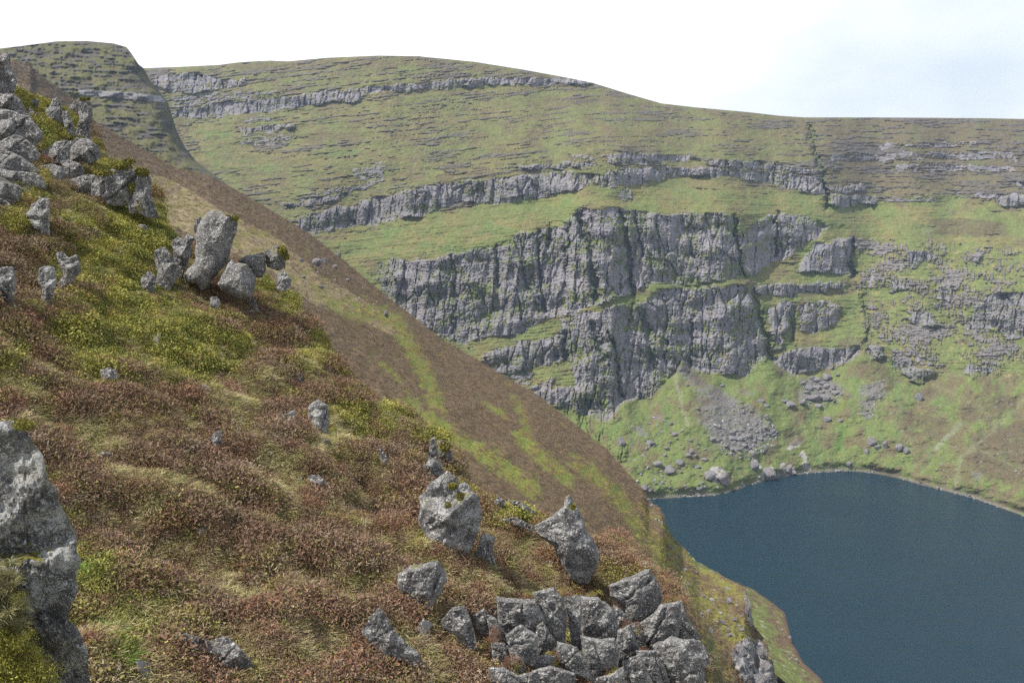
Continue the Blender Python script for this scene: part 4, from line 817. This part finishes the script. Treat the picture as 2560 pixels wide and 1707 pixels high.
# ================================================================ FAR BOULDERS
def boulder_mesh(seed):
    rs = np.random.RandomState(seed)
    import bmesh
    bm = bmesh.new(); bmesh.ops.create_icosphere(bm, subdivisions=3, radius=1.0)
    planes = [(v / np.linalg.norm(v), .45 + .3 * rs.rand()) for v in rs.randn(12, 3)]
    for v in bm.verts:
        d = np.array(v.co); k = 1.0
        for n_, o in planes:
            s = d @ n_
            if s > 1e-3: k = min(k, o / s)
        k *= 1 + .025 * rs.randn()
        v.co = d * k
    me = bpy.data.meshes.new("boulder"); bm.to_mesh(me); bm.free()
    me.set_sharp_from_angle(angle=math.radians(18)); me.materials.append(MAT_FARROCK); return me
BM = [boulder_mesh(s) for s in range(7)]
brs = random.Random(5)
def far_boulder(u, v, hw, hh, label, group=None, where=None, squash=0.8, name="boulder", tilt=0.0):
    p = (where or mtn_point)(u, v + hh * 0.8)
    m = p[1] / F
    o = link(name, brs.choice(BM), label, "boulder", group, loc=(p[0], p[1] + hw * m * .2, p[2] + hh * m * .55))
    o.scale = (hw * m * 1.15, (hw + hh) * .5 * m * 1.1, hh * m * 1.15)
    o.rotation_euler = (brs.uniform(-.3, .3), tilt + brs.uniform(-.15, .15), brs.uniform(-.4, .4))
    o["moss"] = 0.0; o["lichen"] = brs.uniform(.2, .6)
    return o
ORD = ["first", "second", "third", "fourth", "fifth", "sixth", "seventh", "eighth"]
def row_labels(items, nrows, text):
    it = sorted(items, key=lambda a: a[1]); per = math.ceil(len(it) / nrows); out = []
    for r_i in range(nrows):
        row = sorted(it[r_i * per:(r_i + 1) * per], key=lambda a: a[0])
        nm = (["top", "bottom"] if nrows == 2 else ["top", "middle", "bottom"] if nrows == 3 else ["top", "upper", "lower", "bottom"])[r_i]
        for j, a in enumerate(row): out.append((a, text % (nm, ORD[j])))
    return out
def c4(x, y): return 1760 + x / 2.94, 860 + y / 2.94
def c3(x, y): return 1100 + x / 2.94, 780 + y / 2.94
PILE = "grey boulder in the %s row of the cliff-foot heap, %s from the left"; GP = "boulder heap at the cliff foot"
big = c4(905, 230); far_boulder(*big, 12, 11, "pale pointed boulder topping the heap at the cliff foot", GP)
for (x, y, a, b_), lb in row_labels([(730,278,8,7),(780,312,12,8),(830,258,14,8),(845,314,11,8),(905,305,11,8),(952,312,10,8),(800,388,22,10),(895,378,20,12),(975,352,12,8),(760,350,10,6),(870,345,9,6),(930,400,10,6),(800,245,9,6),(870,280,9,7),(985,220,8,5)], 3, PILE):
    far_boulder(*c4(x, y), a, b_, lb, GP)
SINGLE = [(430,412,9,6,"dark boulder paired with a flatter one on the talus"),(465,448,9,4,"flat stone just below the paired dark boulder"),(595,415,10,6,"boulder touching the uphill side of the blocky one mid-talus"),(640,433,13,9,"blocky dark-sided boulder in the middle of the talus"),(730,418,14,10,"pale block just below the boulder heap"),(850,447,13,6,"low rock below the heap's downhill end"),(910,538,14,9,"squarish dark boulder alone below the heap"),(1000,553,7,5,"small boulder beside the squarish dark one"),(460,527,8,10,"upright boulder at the edge of the scree"),(135,303,10,4,"flat slab high on the scree near the cliff"),
 (365,790,8,10,"pale boulder directly above the triangular one"),(380,885,15,18,"pale triangular rock leaning near the shore"),(475,952,25,19,"large pale boulder right at the lake shore"),(625,912,14,12,"pale rounded rock near the shore, uphill of a low one"),(650,962,14,8,"low pale rock at the water's edge"),(1230,705,14,10,"leaning pale rock above the grassy shore"),(1330,725,8,14,"upright dark rock beside the leaning pale rock"),(1278,752,11,8,"low rock between the leaning and the upright rock"),(1437,752,9,13,"tall rounded rock on the right-hand talus"),(1493,782,8,11,"smaller rounded rock next to the tall one"),(1200,778,6,8,"small stone below the leaning pale rock"),(1065,870,8,8,"pale stone low on the grass fan"),(1590,380,11,12,"dark rock on the heathery hump under the right-hand crags")]
for x, y, a, b_, lb in SINGLE: far_boulder(*c4(x, y), a, b_, lb)
SC = "grey block in the %s row of rubble below the scree, %s from the left"; GS = "blocks at the foot of the scree"
for (x, y, a, b_), lb in row_labels([(205,650,11,7),(205,682,11,6),(275,686,10,6),(335,671,13,6),(240,630,8,4),(165,735,10,6),(205,765,6,6),(390,640,8,5),(420,690,9,5),(510,630,9,6),(520,660,7,5),(300,740,9,5),(260,770,8,5),(380,705,7,5),(450,600,8,5),(340,610,7,4),(120,600,8,5),(60,690,8,6),(480,570,6,4),(330,760,8,5)], 4, SC):
    far_boulder(*c4(x, y), a, b_, lb, GS)
L3 = [(1685,1152,16,10,"long grey boulder low on the green fan"),(1605,1112,16,9,"broken rock touching the long grey boulder"),(1775,1097,12,8,"slanting boulder above the long grey one"),(1905,1287,14,8,"dark slanting boulder close to the lake shore"),(1498,1283,10,8,"pale boulder beside the brow of the heather slope"),(1548,1302,9,5,"flat pale stone next to the boulder by the heather brow"),(1730,895,9,7,"lone boulder high on the bright green fan"),(1700,805,6,7,"small upright stone highest on the green fan"),(1545,950,12,8,"low rock at the foot of the small scree strip"),(1670,992,8,6,"pale stone in the middle of the green fan"),(1905,1132,7,5,"small stone above the big block outcrop"),(1852,1022,9,7,"topmost stone of the small cluster on the green fan"),(1825,1045,9,6,"downhill stone of the small cluster on the green fan"),(1880,1045,8,5,"uphill stone of the small cluster on the green fan"),(1660,1048,7,5,"stone between the lone boulder and the long grey one"),(1950,1078,9,5,"flat stones below the scree foot on grass"),(1845,938,6,5,"stone between the green fan and the scree"),(1820,525,6,5,"small stone in the scree's upper strip"),(1900,705,6,6,"stone in the middle of the bare scree"),(1480,1190,5,4,"stone near the heather brow above the pale boulder"),(1775,1165,6,4,"small stone just below the slanting boulder"),(1640,1245,6,5,"stone near the shore below the long boulder")]
for x, y, a, b_, lb in L3: far_boulder(*c3(x, y), a, b_, lb)
far_boulder(1775, 1188, 18, 16, "cracked whitish half of the big block outcrop by the shore"); far_boulder(1808, 1192, 16, 18, "square darker half of the big block outcrop by the shore")
far_boulder(1336, 968, 14, 12, "striped rounded rock on the ledge behind the heather slope"); far_boulder(1345, 990, 12, 9, "lower rounded rock on the ledge behind the heather slope"); far_boulder(1552, 1100, 12, 12, "big block perched on the buttress end")
# stones on the heather slope
def c5(x, y): return 1500 + x / 2.219, 1250 + y / 2.219
HG = "stones on the middle heather slope"
for u, v, a, b_, lb in [(792,655,16,11,"largest of the grey rocks breaking the upper heather slope"),(812,650,10,9,"pale stone beside the largest rock on the upper heather slope"),(838,667,9,6,"small stone downhill of the largest slope rock"),(848,632,8,13,"upright rock on the skyline of the heather slope"),(966,784,9,11,"lone white boulder on the edge of the heather slope"),(753,650,7,6,"stone uphill of the largest slope rock"),(758,692,9,5,"flat stone under the grey rocks of the upper slope"),(870,700,8,5,"stone by the brow between skyline rock and white boulder"),(803,717,9,5,"flat grey stone lowest of the upper slope's rocks"),
  (1824,1500,10,11,"squarish grey boulder in yellow grass above the shore"),(1786,1500,6,5,"small stone uphill of the squarish grey boulder"),(1809,1552,8,7,"pale stone below the squarish boulder"),(1838,1548,9,6,"uppermost of the cluster of pale stones above the shore"),(1850,1562,10,6,"middle one of the cluster of pale stones above the shore"),(1855,1572,8,5,"lowest of the cluster of pale stones above the shore"),(1671,1385,7,7,"pale stone on the grassy brow over the lake"),(1716,1421,7,6,"second pale stone down the grassy brow"),(1746,1450,7,6,"third pale stone down the grassy brow"),(1642,1298,5,8,"upright stone on the brow where the slope meets water"),(1656,1306,5,9,"slim stone next to the upright brow stone"),(1824,1587,10,5,"flat broken stone above the small cliff"),(1779,1572,7,10,"narrow grey stone beside the mossy cleft"),(1628,1264,7,5,"small stone at the very corner of the slope over the lake"),(1679,1434,8,6,"dull grey stone in heather above the cracked crag"),(1700,1390,6,4,"tiny stone between the first two brow stones")]:
    far_boulder(u, v, a, b_, lb, HG, hill_point)
CG = "blocks of the small cliff above the shore"
for u, v, a, b_, lb in [(1855,1628,22,16,"upper block of the small cliff above the lake"),(1877,1652,20,18,"angular block in the middle of the small cliff"),(1908,1630,14,18,"upright block at the small cliff's lake side"),(1920,1665,16,18,"dark block low on the small cliff's lake side"),(1900,1700,24,18,"broad pale block at the small cliff's foot"),(1866,1690,10,16,"narrow slab beside the small cliff's foot"),(1868,1515,6,30,"narrow dark rock rib below the skyline grass")]:
    far_boulder(u, v, a, b_, lb, CG, hill_point)
def shore_point(u, v):
    q, r = ray(u, v); y = (LAKE_Z + 3) / r; return np.array((q * y, y, LAKE_Z + 3))
for u, v, a, b_, lb in [(1901,1559,11,8,"grey boulder on the low green shore bank"),(1885,1499,6,4,"small white stone high on the low shore bank"),(1891,1534,5,3,"tiny stone above the grey shore-bank boulder"),(1975,1592,6,4,"stone at the shore bank's reddish waterline")]:
    far_boulder(u, v, a, b_, lb, None, shore_point)

# rubble too small to count: scree and the stony water's edge
def instancer(name, pts, rots, scls, idx, cols, coll, label, cat, mat=None):
    me = bpy.data.meshes.new(name); me.vertices.add(len(pts)); me.vertices.foreach_set("co", np.ascontiguousarray(pts, np.float32).ravel())
    at = me.attributes.new("rot", 'FLOAT_VECTOR', 'POINT'); at.data.foreach_set("vector", np.ascontiguousarray(rots, np.float32).ravel())
    at = me.attributes.new("scl", 'FLOAT_VECTOR', 'POINT'); at.data.foreach_set("vector", np.ascontiguousarray(scls, np.float32).ravel())
    at = me.attributes.new("idx", 'INT', 'POINT'); at.data.foreach_set("value", np.ascontiguousarray(idx, np.int32))
    c = np.ones((len(pts), 4), np.float32); c[:, :3] = cols
    at = me.attributes.new("col", 'FLOAT_COLOR', 'POINT'); at.data.foreach_set("color", c.ravel())
    o = link(name, me, label, cat, kind="stuff")
    ng = bpy.data.node_groups.new(name, 'GeometryNodeTree')
    ng.interface.new_socket("Geometry", in_out='INPUT', socket_type='NodeSocketGeometry'); ng.interface.new_socket("Geometry", in_out='OUTPUT', socket_type='NodeSocketGeometry')
    gi = ng.nodes.new('NodeGroupInput'); go = ng.nodes.new('NodeGroupOutput')
    m2p = ng.nodes.new('GeometryNodeMeshToPoints'); iop = ng.nodes.new('GeometryNodeInstanceOnPoints')
    ci = ng.nodes.new('GeometryNodeCollectionInfo'); ci.inputs['Collection'].default_value = coll; ci.inputs['Separate Children'].default_value = True; ci.inputs['Reset Children'].default_value = True
    def na(nm, dt):
        n = ng.nodes.new('GeometryNodeInputNamedAttribute'); n.data_type = dt; n.inputs['Name'].default_value = nm; return n.outputs['Attribute']
    e2r = ng.nodes.new('FunctionNodeEulerToRotation')
    L_ = ng.links.new
    L_(gi.outputs[0], m2p.inputs[0]); L_(m2p.outputs[0], iop.inputs['Points']); L_(ci.outputs[0], iop.inputs['Instance'])
    iop.inputs['Pick Instance'].default_value = True
    L_(na("idx", 'INT'), iop.inputs['Instance Index']); L_(na("rot", 'FLOAT_VECTOR'), e2r.inputs[0]); L_(e2r.outputs[0], iop.inputs['Rotation']); L_(na("scl", 'FLOAT_VECTOR'), iop.inputs['Scale'])
    L_(iop.outputs[0], go.inputs[0])
    md = o.modifiers.new("scatter", 'NODES'); md.node_group = ng
    return o
def source_coll(name, meshes):
    c = bpy.data.collections.new(name)
    for i, m in enumerate(meshes): c.objects.link(bpy.data.objects.new("%s_%d" % (name, i), m))
    return c
rs = np.random.RandomState(7)
MAT_STONE, nt, b = new_mat("loose_stone")
at = nd(nt, "ShaderNodeAttribute", attribute_type='INSTANCER', attribute_name="col"); nt.links.new(at.outputs['Color'], b.inputs['Base Color'])
def pebble(seed):
    m = boulder_mesh(seed); m.materials.clear(); m.materials.append(MAT_STONE); return m
STONES = source_coll("loose_stone", [pebble(s) for s in (20, 21, 22, 23)])
pts = []; sc = []
def scatter_px(poly, n, lo, hi, fn, bias=None):
    p = np.array(poly, float); k = 0
    while k < n:
        u = rs.uniform(p[:, 0].min(), p[:, 0].max()); v = rs.uniform(p[:, 1].min(), p[:, 1].max())
        if not in_poly(np.array([u]), np.array([v]), poly)[0]: continue
        if bias and rs.rand() > bias(u, v): continue
        pts.append(fn(u, v)); sc.append(lo + (hi - lo) * rs.rand() ** 3); k += 1
scatter_px([(1760,1000),(1830,985),(1900,1030),(1945,1070),(1945,1110),(1870,1150),(1800,1130),(1770,1090)], 900, .45, 1.7, mtn_point, lambda u, v: np.clip((u + .6 * v - 2400) / 130, .08, 1))
scatter_px(SCREE[1][0], 160, .5, 1.4, mtn_point); scatter_px([(1995,940),(2090,945),(2130,990),(2090,1010),(2010,1015)], 160, .6, 2.2, mtn_point)
scatter_px([(1560,1050),(1700,1020),(1800,1150),(1900,1180),(1900,1200),(1700,1240),(1600,1235),(1580,1150)], 330, .4, 1.8, mtn_point)
scatter_px([(2150,1040),(2350,980),(2560,1000),(2560,1250),(2300,1180),(2150,1170)], 240, .4, 1.2, mtn_point)
for k in range(700):
    u = rs.uniform(1570, 2600)
    if noise2(np.array([u / 60]), np.array([.5]), 5)[0] < rs.uniform(-.5, .3): continue
    pts.append(mtn_point(u, shore(u) - rs.rand() ** 2 * 6)); sc.append(.3 + 1.2 * rs.rand() ** 3)
scatter_px([(1920,1610),(1990,1640),(2010,1680),(2030,1710),(1940,1710)], 240, .25, .9, shore_point); scatter_px([(1885,1490),(1940,1520),(1965,1600),(1910,1600)], 60, .2, .8, shore_point)
scatter_px([(740,640),(860,640),(960,760),(960,800),(850,740)], 110, .15, .7, hill_point); scatter_px([(1630,1270),(1850,1480),(1870,1600),(1780,1580),(1700,1450)], 150, .15, .7, hill_point)
scatter_px([(1060,620),(1100,600),(1200,640),(900,660)], 40, .5, 1.3, mtn_point); scatter_px([(900,640),(2500,500),(2500,600),(900,680)], 160, .5, 1.4, mtn_point)
pts = np.array(pts); sc = np.array(sc); n = len(pts)
scl = np.stack([sc * rs.uniform(.8, 1.4, n), sc * rs.uniform(.8, 1.3, n), sc * rs.uniform(.5, .9, n)], -1)
cols = np.outer(np.where(rs.rand(n) < .02, .42, rs.uniform(.12, .26, n)), (1, .97, .96))
instancer("scree", pts, rs.uniform(-.5, 6, (n, 3)) * (.15, .15, 1), scl, rs.randint(0, 4, n), cols, STONES, "loose grey stones scattered over talus, slopes and waterline", "stones")

# ================================================================ PLANTS
def blades_mesh(name, n, length, spread, width, droop, seed, leafy=False, dome=0.0):
    r_ = np.random.RandomState(seed); vs = []; fs = []; tone = []
    for i in range(n):
        a = r_.rand() * 6.283; tilt = (r_.rand() ** .7) * spread; Ln = length * r_.uniform(.55, 1.1)
        base = np.array((math.cos(a), math.sin(a), 0)) * r_.rand() * dome
        d = np.array((math.cos(a) * math.sin(tilt), math.sin(a) * math.sin(tilt), math.cos(tilt)))
        side = np.cross(d, r_.randn(3)); side /= np.linalg.norm(side) + 1e-6
        k0 = len(vs); w = width * r_.uniform(.6, 1.3); tn = r_.uniform(.85, 1.15)
        if leafy == 2:
            rr = r_.rand() ** .45; c0 = d * Ln * rr * np.array((1, 1, .85)) + np.array((0, 0, .05)); dd_ = d * .4 + r_.randn(3) * .6; dd_ /= np.linalg.norm(dd_)
            side = np.cross(dd_, r_.randn(3)); side /= np.linalg.norm(side) + 1e-6; ll = .13 * length * r_.uniform(.6, 1.4)
            vs += [c0 - side * w * .5, c0 + side * w * .5, c0 + dd_ * ll + side * w * .7, c0 + dd_ * ll - side * w * .7]; fs.append((k0, k0 + 1, k0 + 2, k0 + 3)); tn *= .75 + .45 * rr; tone += [tn * .85, tn * .85, tn * 1.1, tn * 1.1]
        elif leafy:
            c0 = base + d * Ln; up = np.cross(side, d) * .6 + d * .5
            vs += [c0 - side * w, c0 - up * w, c0 + side * w, c0 + up * w * 1.4]; fs.append((k0, k0 + 1, k0 + 2, k0 + 3)); tone += [tn] * 4
        else:
            m_ = base + d * Ln * .55; e_ = base + d * Ln + np.array((math.cos(a), math.sin(a), -1.0)) * droop * Ln
            vs += [base - side * w, base + side * w, m_ + side * w * .9, m_ - side * w * .9, e_ + side * w * .35, e_ - side * w * .35]
            fs += [(k0, k0 + 1, k0 + 2, k0 + 3), (k0 + 3, k0 + 2, k0 + 4, k0 + 5)]; tone += [tn * .7, tn * .7, tn, tn, tn * 1.15, tn * 1.15]
    return mesh_from(name, np.array(vs), np.array(fs), MAT_PLANT, False, attrs={"tone": np.array(tone)})
HEA = source_coll("heather_sprig", [blades_mesh("heather_sprig", 300, 1.0, 1.5, .022, 0, 30 + i, leafy=2) for i in range(4)])
BIL = source_coll("bilberry_sprig", [blades_mesh("bilberry_sprig", 170, .95, 1.5, .05, 0, 40 + i, leafy=2) for i in range(4)])
GRA = source_coll("grass_tuft", [blades_mesh("grass_tuft", 70, 1.0, 1.0, .018, .32, 50 + i, dome=.25) for i in range(4)])
# sample the near slope
cu = (GSLOPE[:-1, :-1] + GSLOPE[1:, 1:]) / 2
e1 = GSLOPE[1:, :-1] - GSLOPE[:-1, :-1]; e2 = GSLOPE[:-1, 1:] - GSLOPE[:-1, :-1]
nrm = np.cross(e2, e1); area = np.linalg.norm(nrm, axis=-1); nrm = nrm / area[..., None]; nrm = np.where(nrm[..., 2:3] < 0, -nrm, nrm)
pu, pv = project(cu)
vis = (pu > -80) & (pu < 1800) & (pv < 1780)
wgt = np.clip(area, 0, 0.2) * vis / np.maximum(cu[..., 1], 3) ** 0.9
wgt *= (1 - 0.88 * in_poly(pu, pv, crag_poly)) * (1 - .75 * in_poly(pu, pv, [(-80,130),(45,140),(60,270),(105,345),(110,470),(0,530),(-80,530)]))
for p_ in ROCK_PX:
    cc = p_.mean(0); wgt = np.where(in_poly(pu, pv, cc + (p_ - cc) * .90), 0, wgt)
flat = (wgt / wgt.sum()).ravel()
NPL = 92000
pick = rs.choice(flat.size, NPL, p=flat); i_, j_ = np.unravel_index(pick, wgt.shape)
fa, fb_ = rs.rand(NPL, 1), rs.rand(NPL, 1)
pp = (GSLOPE[i_, j_] * (1 - fa) + GSLOPE[i_ + 1, j_] * fa) * (1 - fb_) + (GSLOPE[i_, j_ + 1] * (1 - fa) + GSLOPE[i_ + 1, j_ + 1] * fa) * fb_
nn = nrm[i_, j_]; uu, vv = project(pp)
gb, sb, bb = cover(uu, vv)
jit = rs.randn(NPL) * .10
kind = np.zeros(NPL, int)                                   # 0 heather, 1 bilberry, 2 grass
kind[(gb + jit * 1.2) > .12] = 1
kind[(sb + rs.randn(NPL) * .12) > .15] = 2
kind[(bb + jit) > .58] = 2
kind[rs.rand(NPL) < .20] = 2
kind[(kind == 0) & (rs.rand(NPL) < .18)] = 1
hue = fbm(uu / 45, vv / 32, 3, 97); hue2 = fbm(uu / 18 + 5, vv / 14, 3, 98)
yaw = rs.uniform(0, 6.283, NPL)
rot = np.stack([rs.randn(NPL) * .22, rs.randn(NPL) * .22, yaw], -1)
lump = .68 + .72 * sstep(-.3, .4, fbm(pp[:, 0] / .8, pp[:, 1] / .8, 2, 99)) ** 1.3
# tufts rooted on the near rock wall
nx = 420; eu = rs.uniform(-60, 190, nx); ev = 1395 + (1740 - 1395) * rs.rand(nx) ** .7
ok = (eu < np.interp(ev, [1395, 1480, 1560, 1640, 1707], [20, 60, 70, 95, 140])); eu = eu[ok]; ev = ev[ok]; nx = len(eu)
ep = P(eu, ev, 4.22 + .2 * rs.rand(nx))
hx_ = eu < np.interp(ev, [1395, 1550, 1707], [60, 70, 60]) + 20 * rs.randn(nx)
for m_, src, nm, lb, ca in ((hx_ & (ev < 1570), GRA, "wall_grass", "dull green grass hanging on the near rock wall", (0.19, 0.175, 0.08)), (~hx_ | (ev >= 1570), BIL, "wall_bilberry", "yellow-green bilberry rooted on the near rock wall", (0.20, 0.185, 0.038))):
    q_ = m_.sum(); z_ = rs.uniform(.05, .10, q_)
    instancer(nm, ep[m_], np.stack([rs.randn(q_) * .3, rs.randn(q_) * .3, rs.uniform(0, 6.28, q_)], -1), np.stack([z_, z_, z_], -1), rs.randint(0, 4, q_), np.array(ca) * rs.uniform(.6, 1.3, (q_, 1)), src, lb, nm.split("_")[1])
# heather
k = kind == 0; n = k.sum(); s_ = rs.uniform(.14, .30, n) * lump[k]
c = lerp(np.array((0.150, 0.098, 0.066)), np.array((0.178, 0.090, 0.058)), sstep(-.2, .35, hue[k])); c = lerp(c, np.array((0.235, 0.19, 0.135)), .75 * sstep(.05, .4, hue2[k])); c = lerp(c, np.array((0.14, 0.12, 0.055)), .6 * sstep(.1, .4, -hue2[k]))
c = c * rs.uniform(.9, 1.12, (n, 1))
instancer("heather", pp[k] - nn[k] * .02, rot[k], np.stack([s_ * 1.15, s_ * 1.15, s_], -1), rs.randint(0, 4, n), c, HEA, "reddish-brown springy heather covering the near slope", "heather")
k = kind == 1; n = k.sum(); s_ = rs.uniform(.12, .24, n) * lump[k]
c = lerp(np.array((0.155, 0.16, 0.040)), np.array((0.255, 0.235, 0.055)), sstep(-.3, .3, hue[k])); c = lerp(c, np.array((0.30, 0.20, 0.07)), .8 * sstep(.28, .45, hue2[k])); c = lerp(c, np.array((0.075, 0.11, 0.02)), .7 * sstep(.15, .4, -hue2[k]))
c = lerp(np.array((0.185, 0.165, 0.052)) * (1 + .5 * hue2[k])[:, None], c, sstep(.1, .5, blobs(uu[k], vv[k], GREENB)))
c = c * rs.uniform(.85, 1.15, (n, 1))
instancer("bilberry", pp[k], rot[k], np.stack([s_ * 1.1, s_ * 1.1, s_ * .9], -1), rs.randint(0, 4, n), c, BIL, "bright yellow-green bilberry and moss in patches on the near slope", "bilberry")
k = kind == 2; n = k.sum(); s_ = rs.uniform(.08, .20, n)
brt = (bb[k] > .5)[:, None]
c = lerp(np.array((0.42, 0.36, 0.20)), np.array((0.24, 0.225, 0.08)), sstep(-.3, .35, hue2[k])); c = np.where(brt, lerp(np.array((0.11, 0.19, 0.03)), np.array((0.20, 0.21, 0.06)), rs.rand(n)), c) * rs.uniform(.7, 1.25, (n, 1))
instancer("grass", pp[k] - nn[k] * .02, rot[k], np.stack([s_, s_, s_], -1), rs.randint(0, 4, n), c, GRA, "straw-coloured and green grass tufts on the near slope", "grass")

# small stones bedded in the near slope, heather in the joints of the crag
q_ = rs.choice(NPL, 170); sz = .04 + .13 * rs.rand(170) ** 3
instancer("stones", pp[q_] + nn[q_] * .05, rs.uniform(0, 6, (170, 3)), np.stack([sz * 1.5, sz, sz * .6], -1), rs.randint(0, 4, 170), np.outer(rs.uniform(.14, .36, 170), (1, .98, .95)), STONES, "small pale stones bedded in the heather of the near slope", "stones")
cp_ = []
for a, b_, r_ in ((1575,1578,14),(1362,1578,16),(1604,1636,18),(1420,1655,26),(1405,1492,14),(1482,1492,18),(1236,1600,18),(1350,1500,10),(1545,1490,16),(1310,1500,16),(1660,1505,16),(1700,1505,12),(1272,1670,16),(1380,1650,14),(1530,1690,14)):
    for _ in range(9):
        u_ = a + rs.randn() * r_ * .6; v_ = b_ + rs.randn() * r_ * .5; cp_.append(P(u_, v_, float(fgY(a, b_ + 25)) * .975))
cp_ = np.array(cp_); q_ = len(cp_); sz = rs.uniform(.07, .15, q_)
instancer("crag_heather", cp_, np.stack([rs.randn(q_) * .3, rs.randn(q_) * .3, rs.uniform(0, 6.28, q_)], -1), np.stack([sz, sz, sz], -1), rs.randint(0, 4, q_), lerp(np.array((0.19, 0.105, 0.065)), np.array((0.24, 0.22, 0.06)), (rs.rand(q_) < .35) * 1.0) * rs.uniform(.7, 1.2, (q_, 1)), HEA, "brown heather rooted in the cracks of the bottom crag", "heather")

# coarse heather on the middle slope
HEB = source_coll("heather_bush", [blades_mesh("heather_bush", 80, 1.0, 1.5, .07, 0, 60 + i, leafy=2) for i in range(4)])
wg = (HPTS[:-1, :-1] + HPTS[1:, 1:]) / 2
e1 = HPTS[1:, :-1] - HPTS[:-1, :-1]; e2 = HPTS[:-1, 1:] - HPTS[:-1, :-1]; ar = np.linalg.norm(np.cross(e1, e2), axis=-1)
wt = np.clip(ar, 0, 30) / wg[..., 1] ** 1.2; wt /= wt.sum()
n = 85000; pick = rs.choice(wt.size, n, p=wt.ravel()); i_, j_ = np.unravel_index(pick, wt.shape)
pp = HPTS[i_, j_] + (HPTS[i_ + 1, j_] - HPTS[i_, j_]) * rs.rand(n, 1) + (HPTS[i_, j_ + 1] - HPTS[i_, j_]) * rs.rand(n, 1)
c = HCOL[i_, j_] * rs.uniform(.75, 1.6, (n, 1)) * (1 + .35 * fbm(pp[:, 0] / 4, pp[:, 1] / 9, 3, 68))[:, None]; keep = (c[:, 1] < c[:, 0] * .9) | (rs.rand(n) < .35)
s_ = (.2 + .5 * rs.rand(n) ** 2) * (pp[:, 1] / 160) ** .6
instancer("moor_heather", pp[keep], np.stack([rs.randn(keep.sum()) * .2, rs.randn(keep.sum()) * .2, rs.uniform(0, 6.28, keep.sum())], -1), np.stack([s_ * 1.2, s_ * 1.2, s_ * .8], -1)[keep], rs.randint(0, 4, keep.sum()), c[keep], HEB, "brown heather cover of the middle slope", "heather")

# ================================================================ HAZE
hz = bpy.data.meshes.new("haze")
hx, z0, z1 = 1700.0, -264.0, 340.0
hv = [(x, y, z) for z in (z0, z1) for y in (-hx, hx) for x in (-hx, hx)]
hz.from_pydata(hv, [], [(0, 2, 3, 1), (4, 5, 7, 6), (0, 1, 5, 4), (2, 6, 7, 3), (0, 4, 6, 2), (1, 3, 7, 5)]); hz.update()
m = bpy.data.materials.new("thin_haze"); m.use_nodes = True; nt = m.node_tree; nt.nodes.clear()
o_ = nt.nodes.new("ShaderNodeOutputMaterial"); pv_ = nt.nodes.new("ShaderNodeVolumePrincipled")
pv_.inputs['Color'].default_value = (0.54, 0.71, 1.0, 1); pv_.inputs['Density'].default_value = 0.00009; pv_.inputs['Anisotropy'].default_value = 0.0
nt.links.new(pv_.outputs[0], o_.inputs['Volume']); hz.materials.append(m)
link("haze", hz, "thin pale haze in the air over the corrie", "haze", kind="stuff")
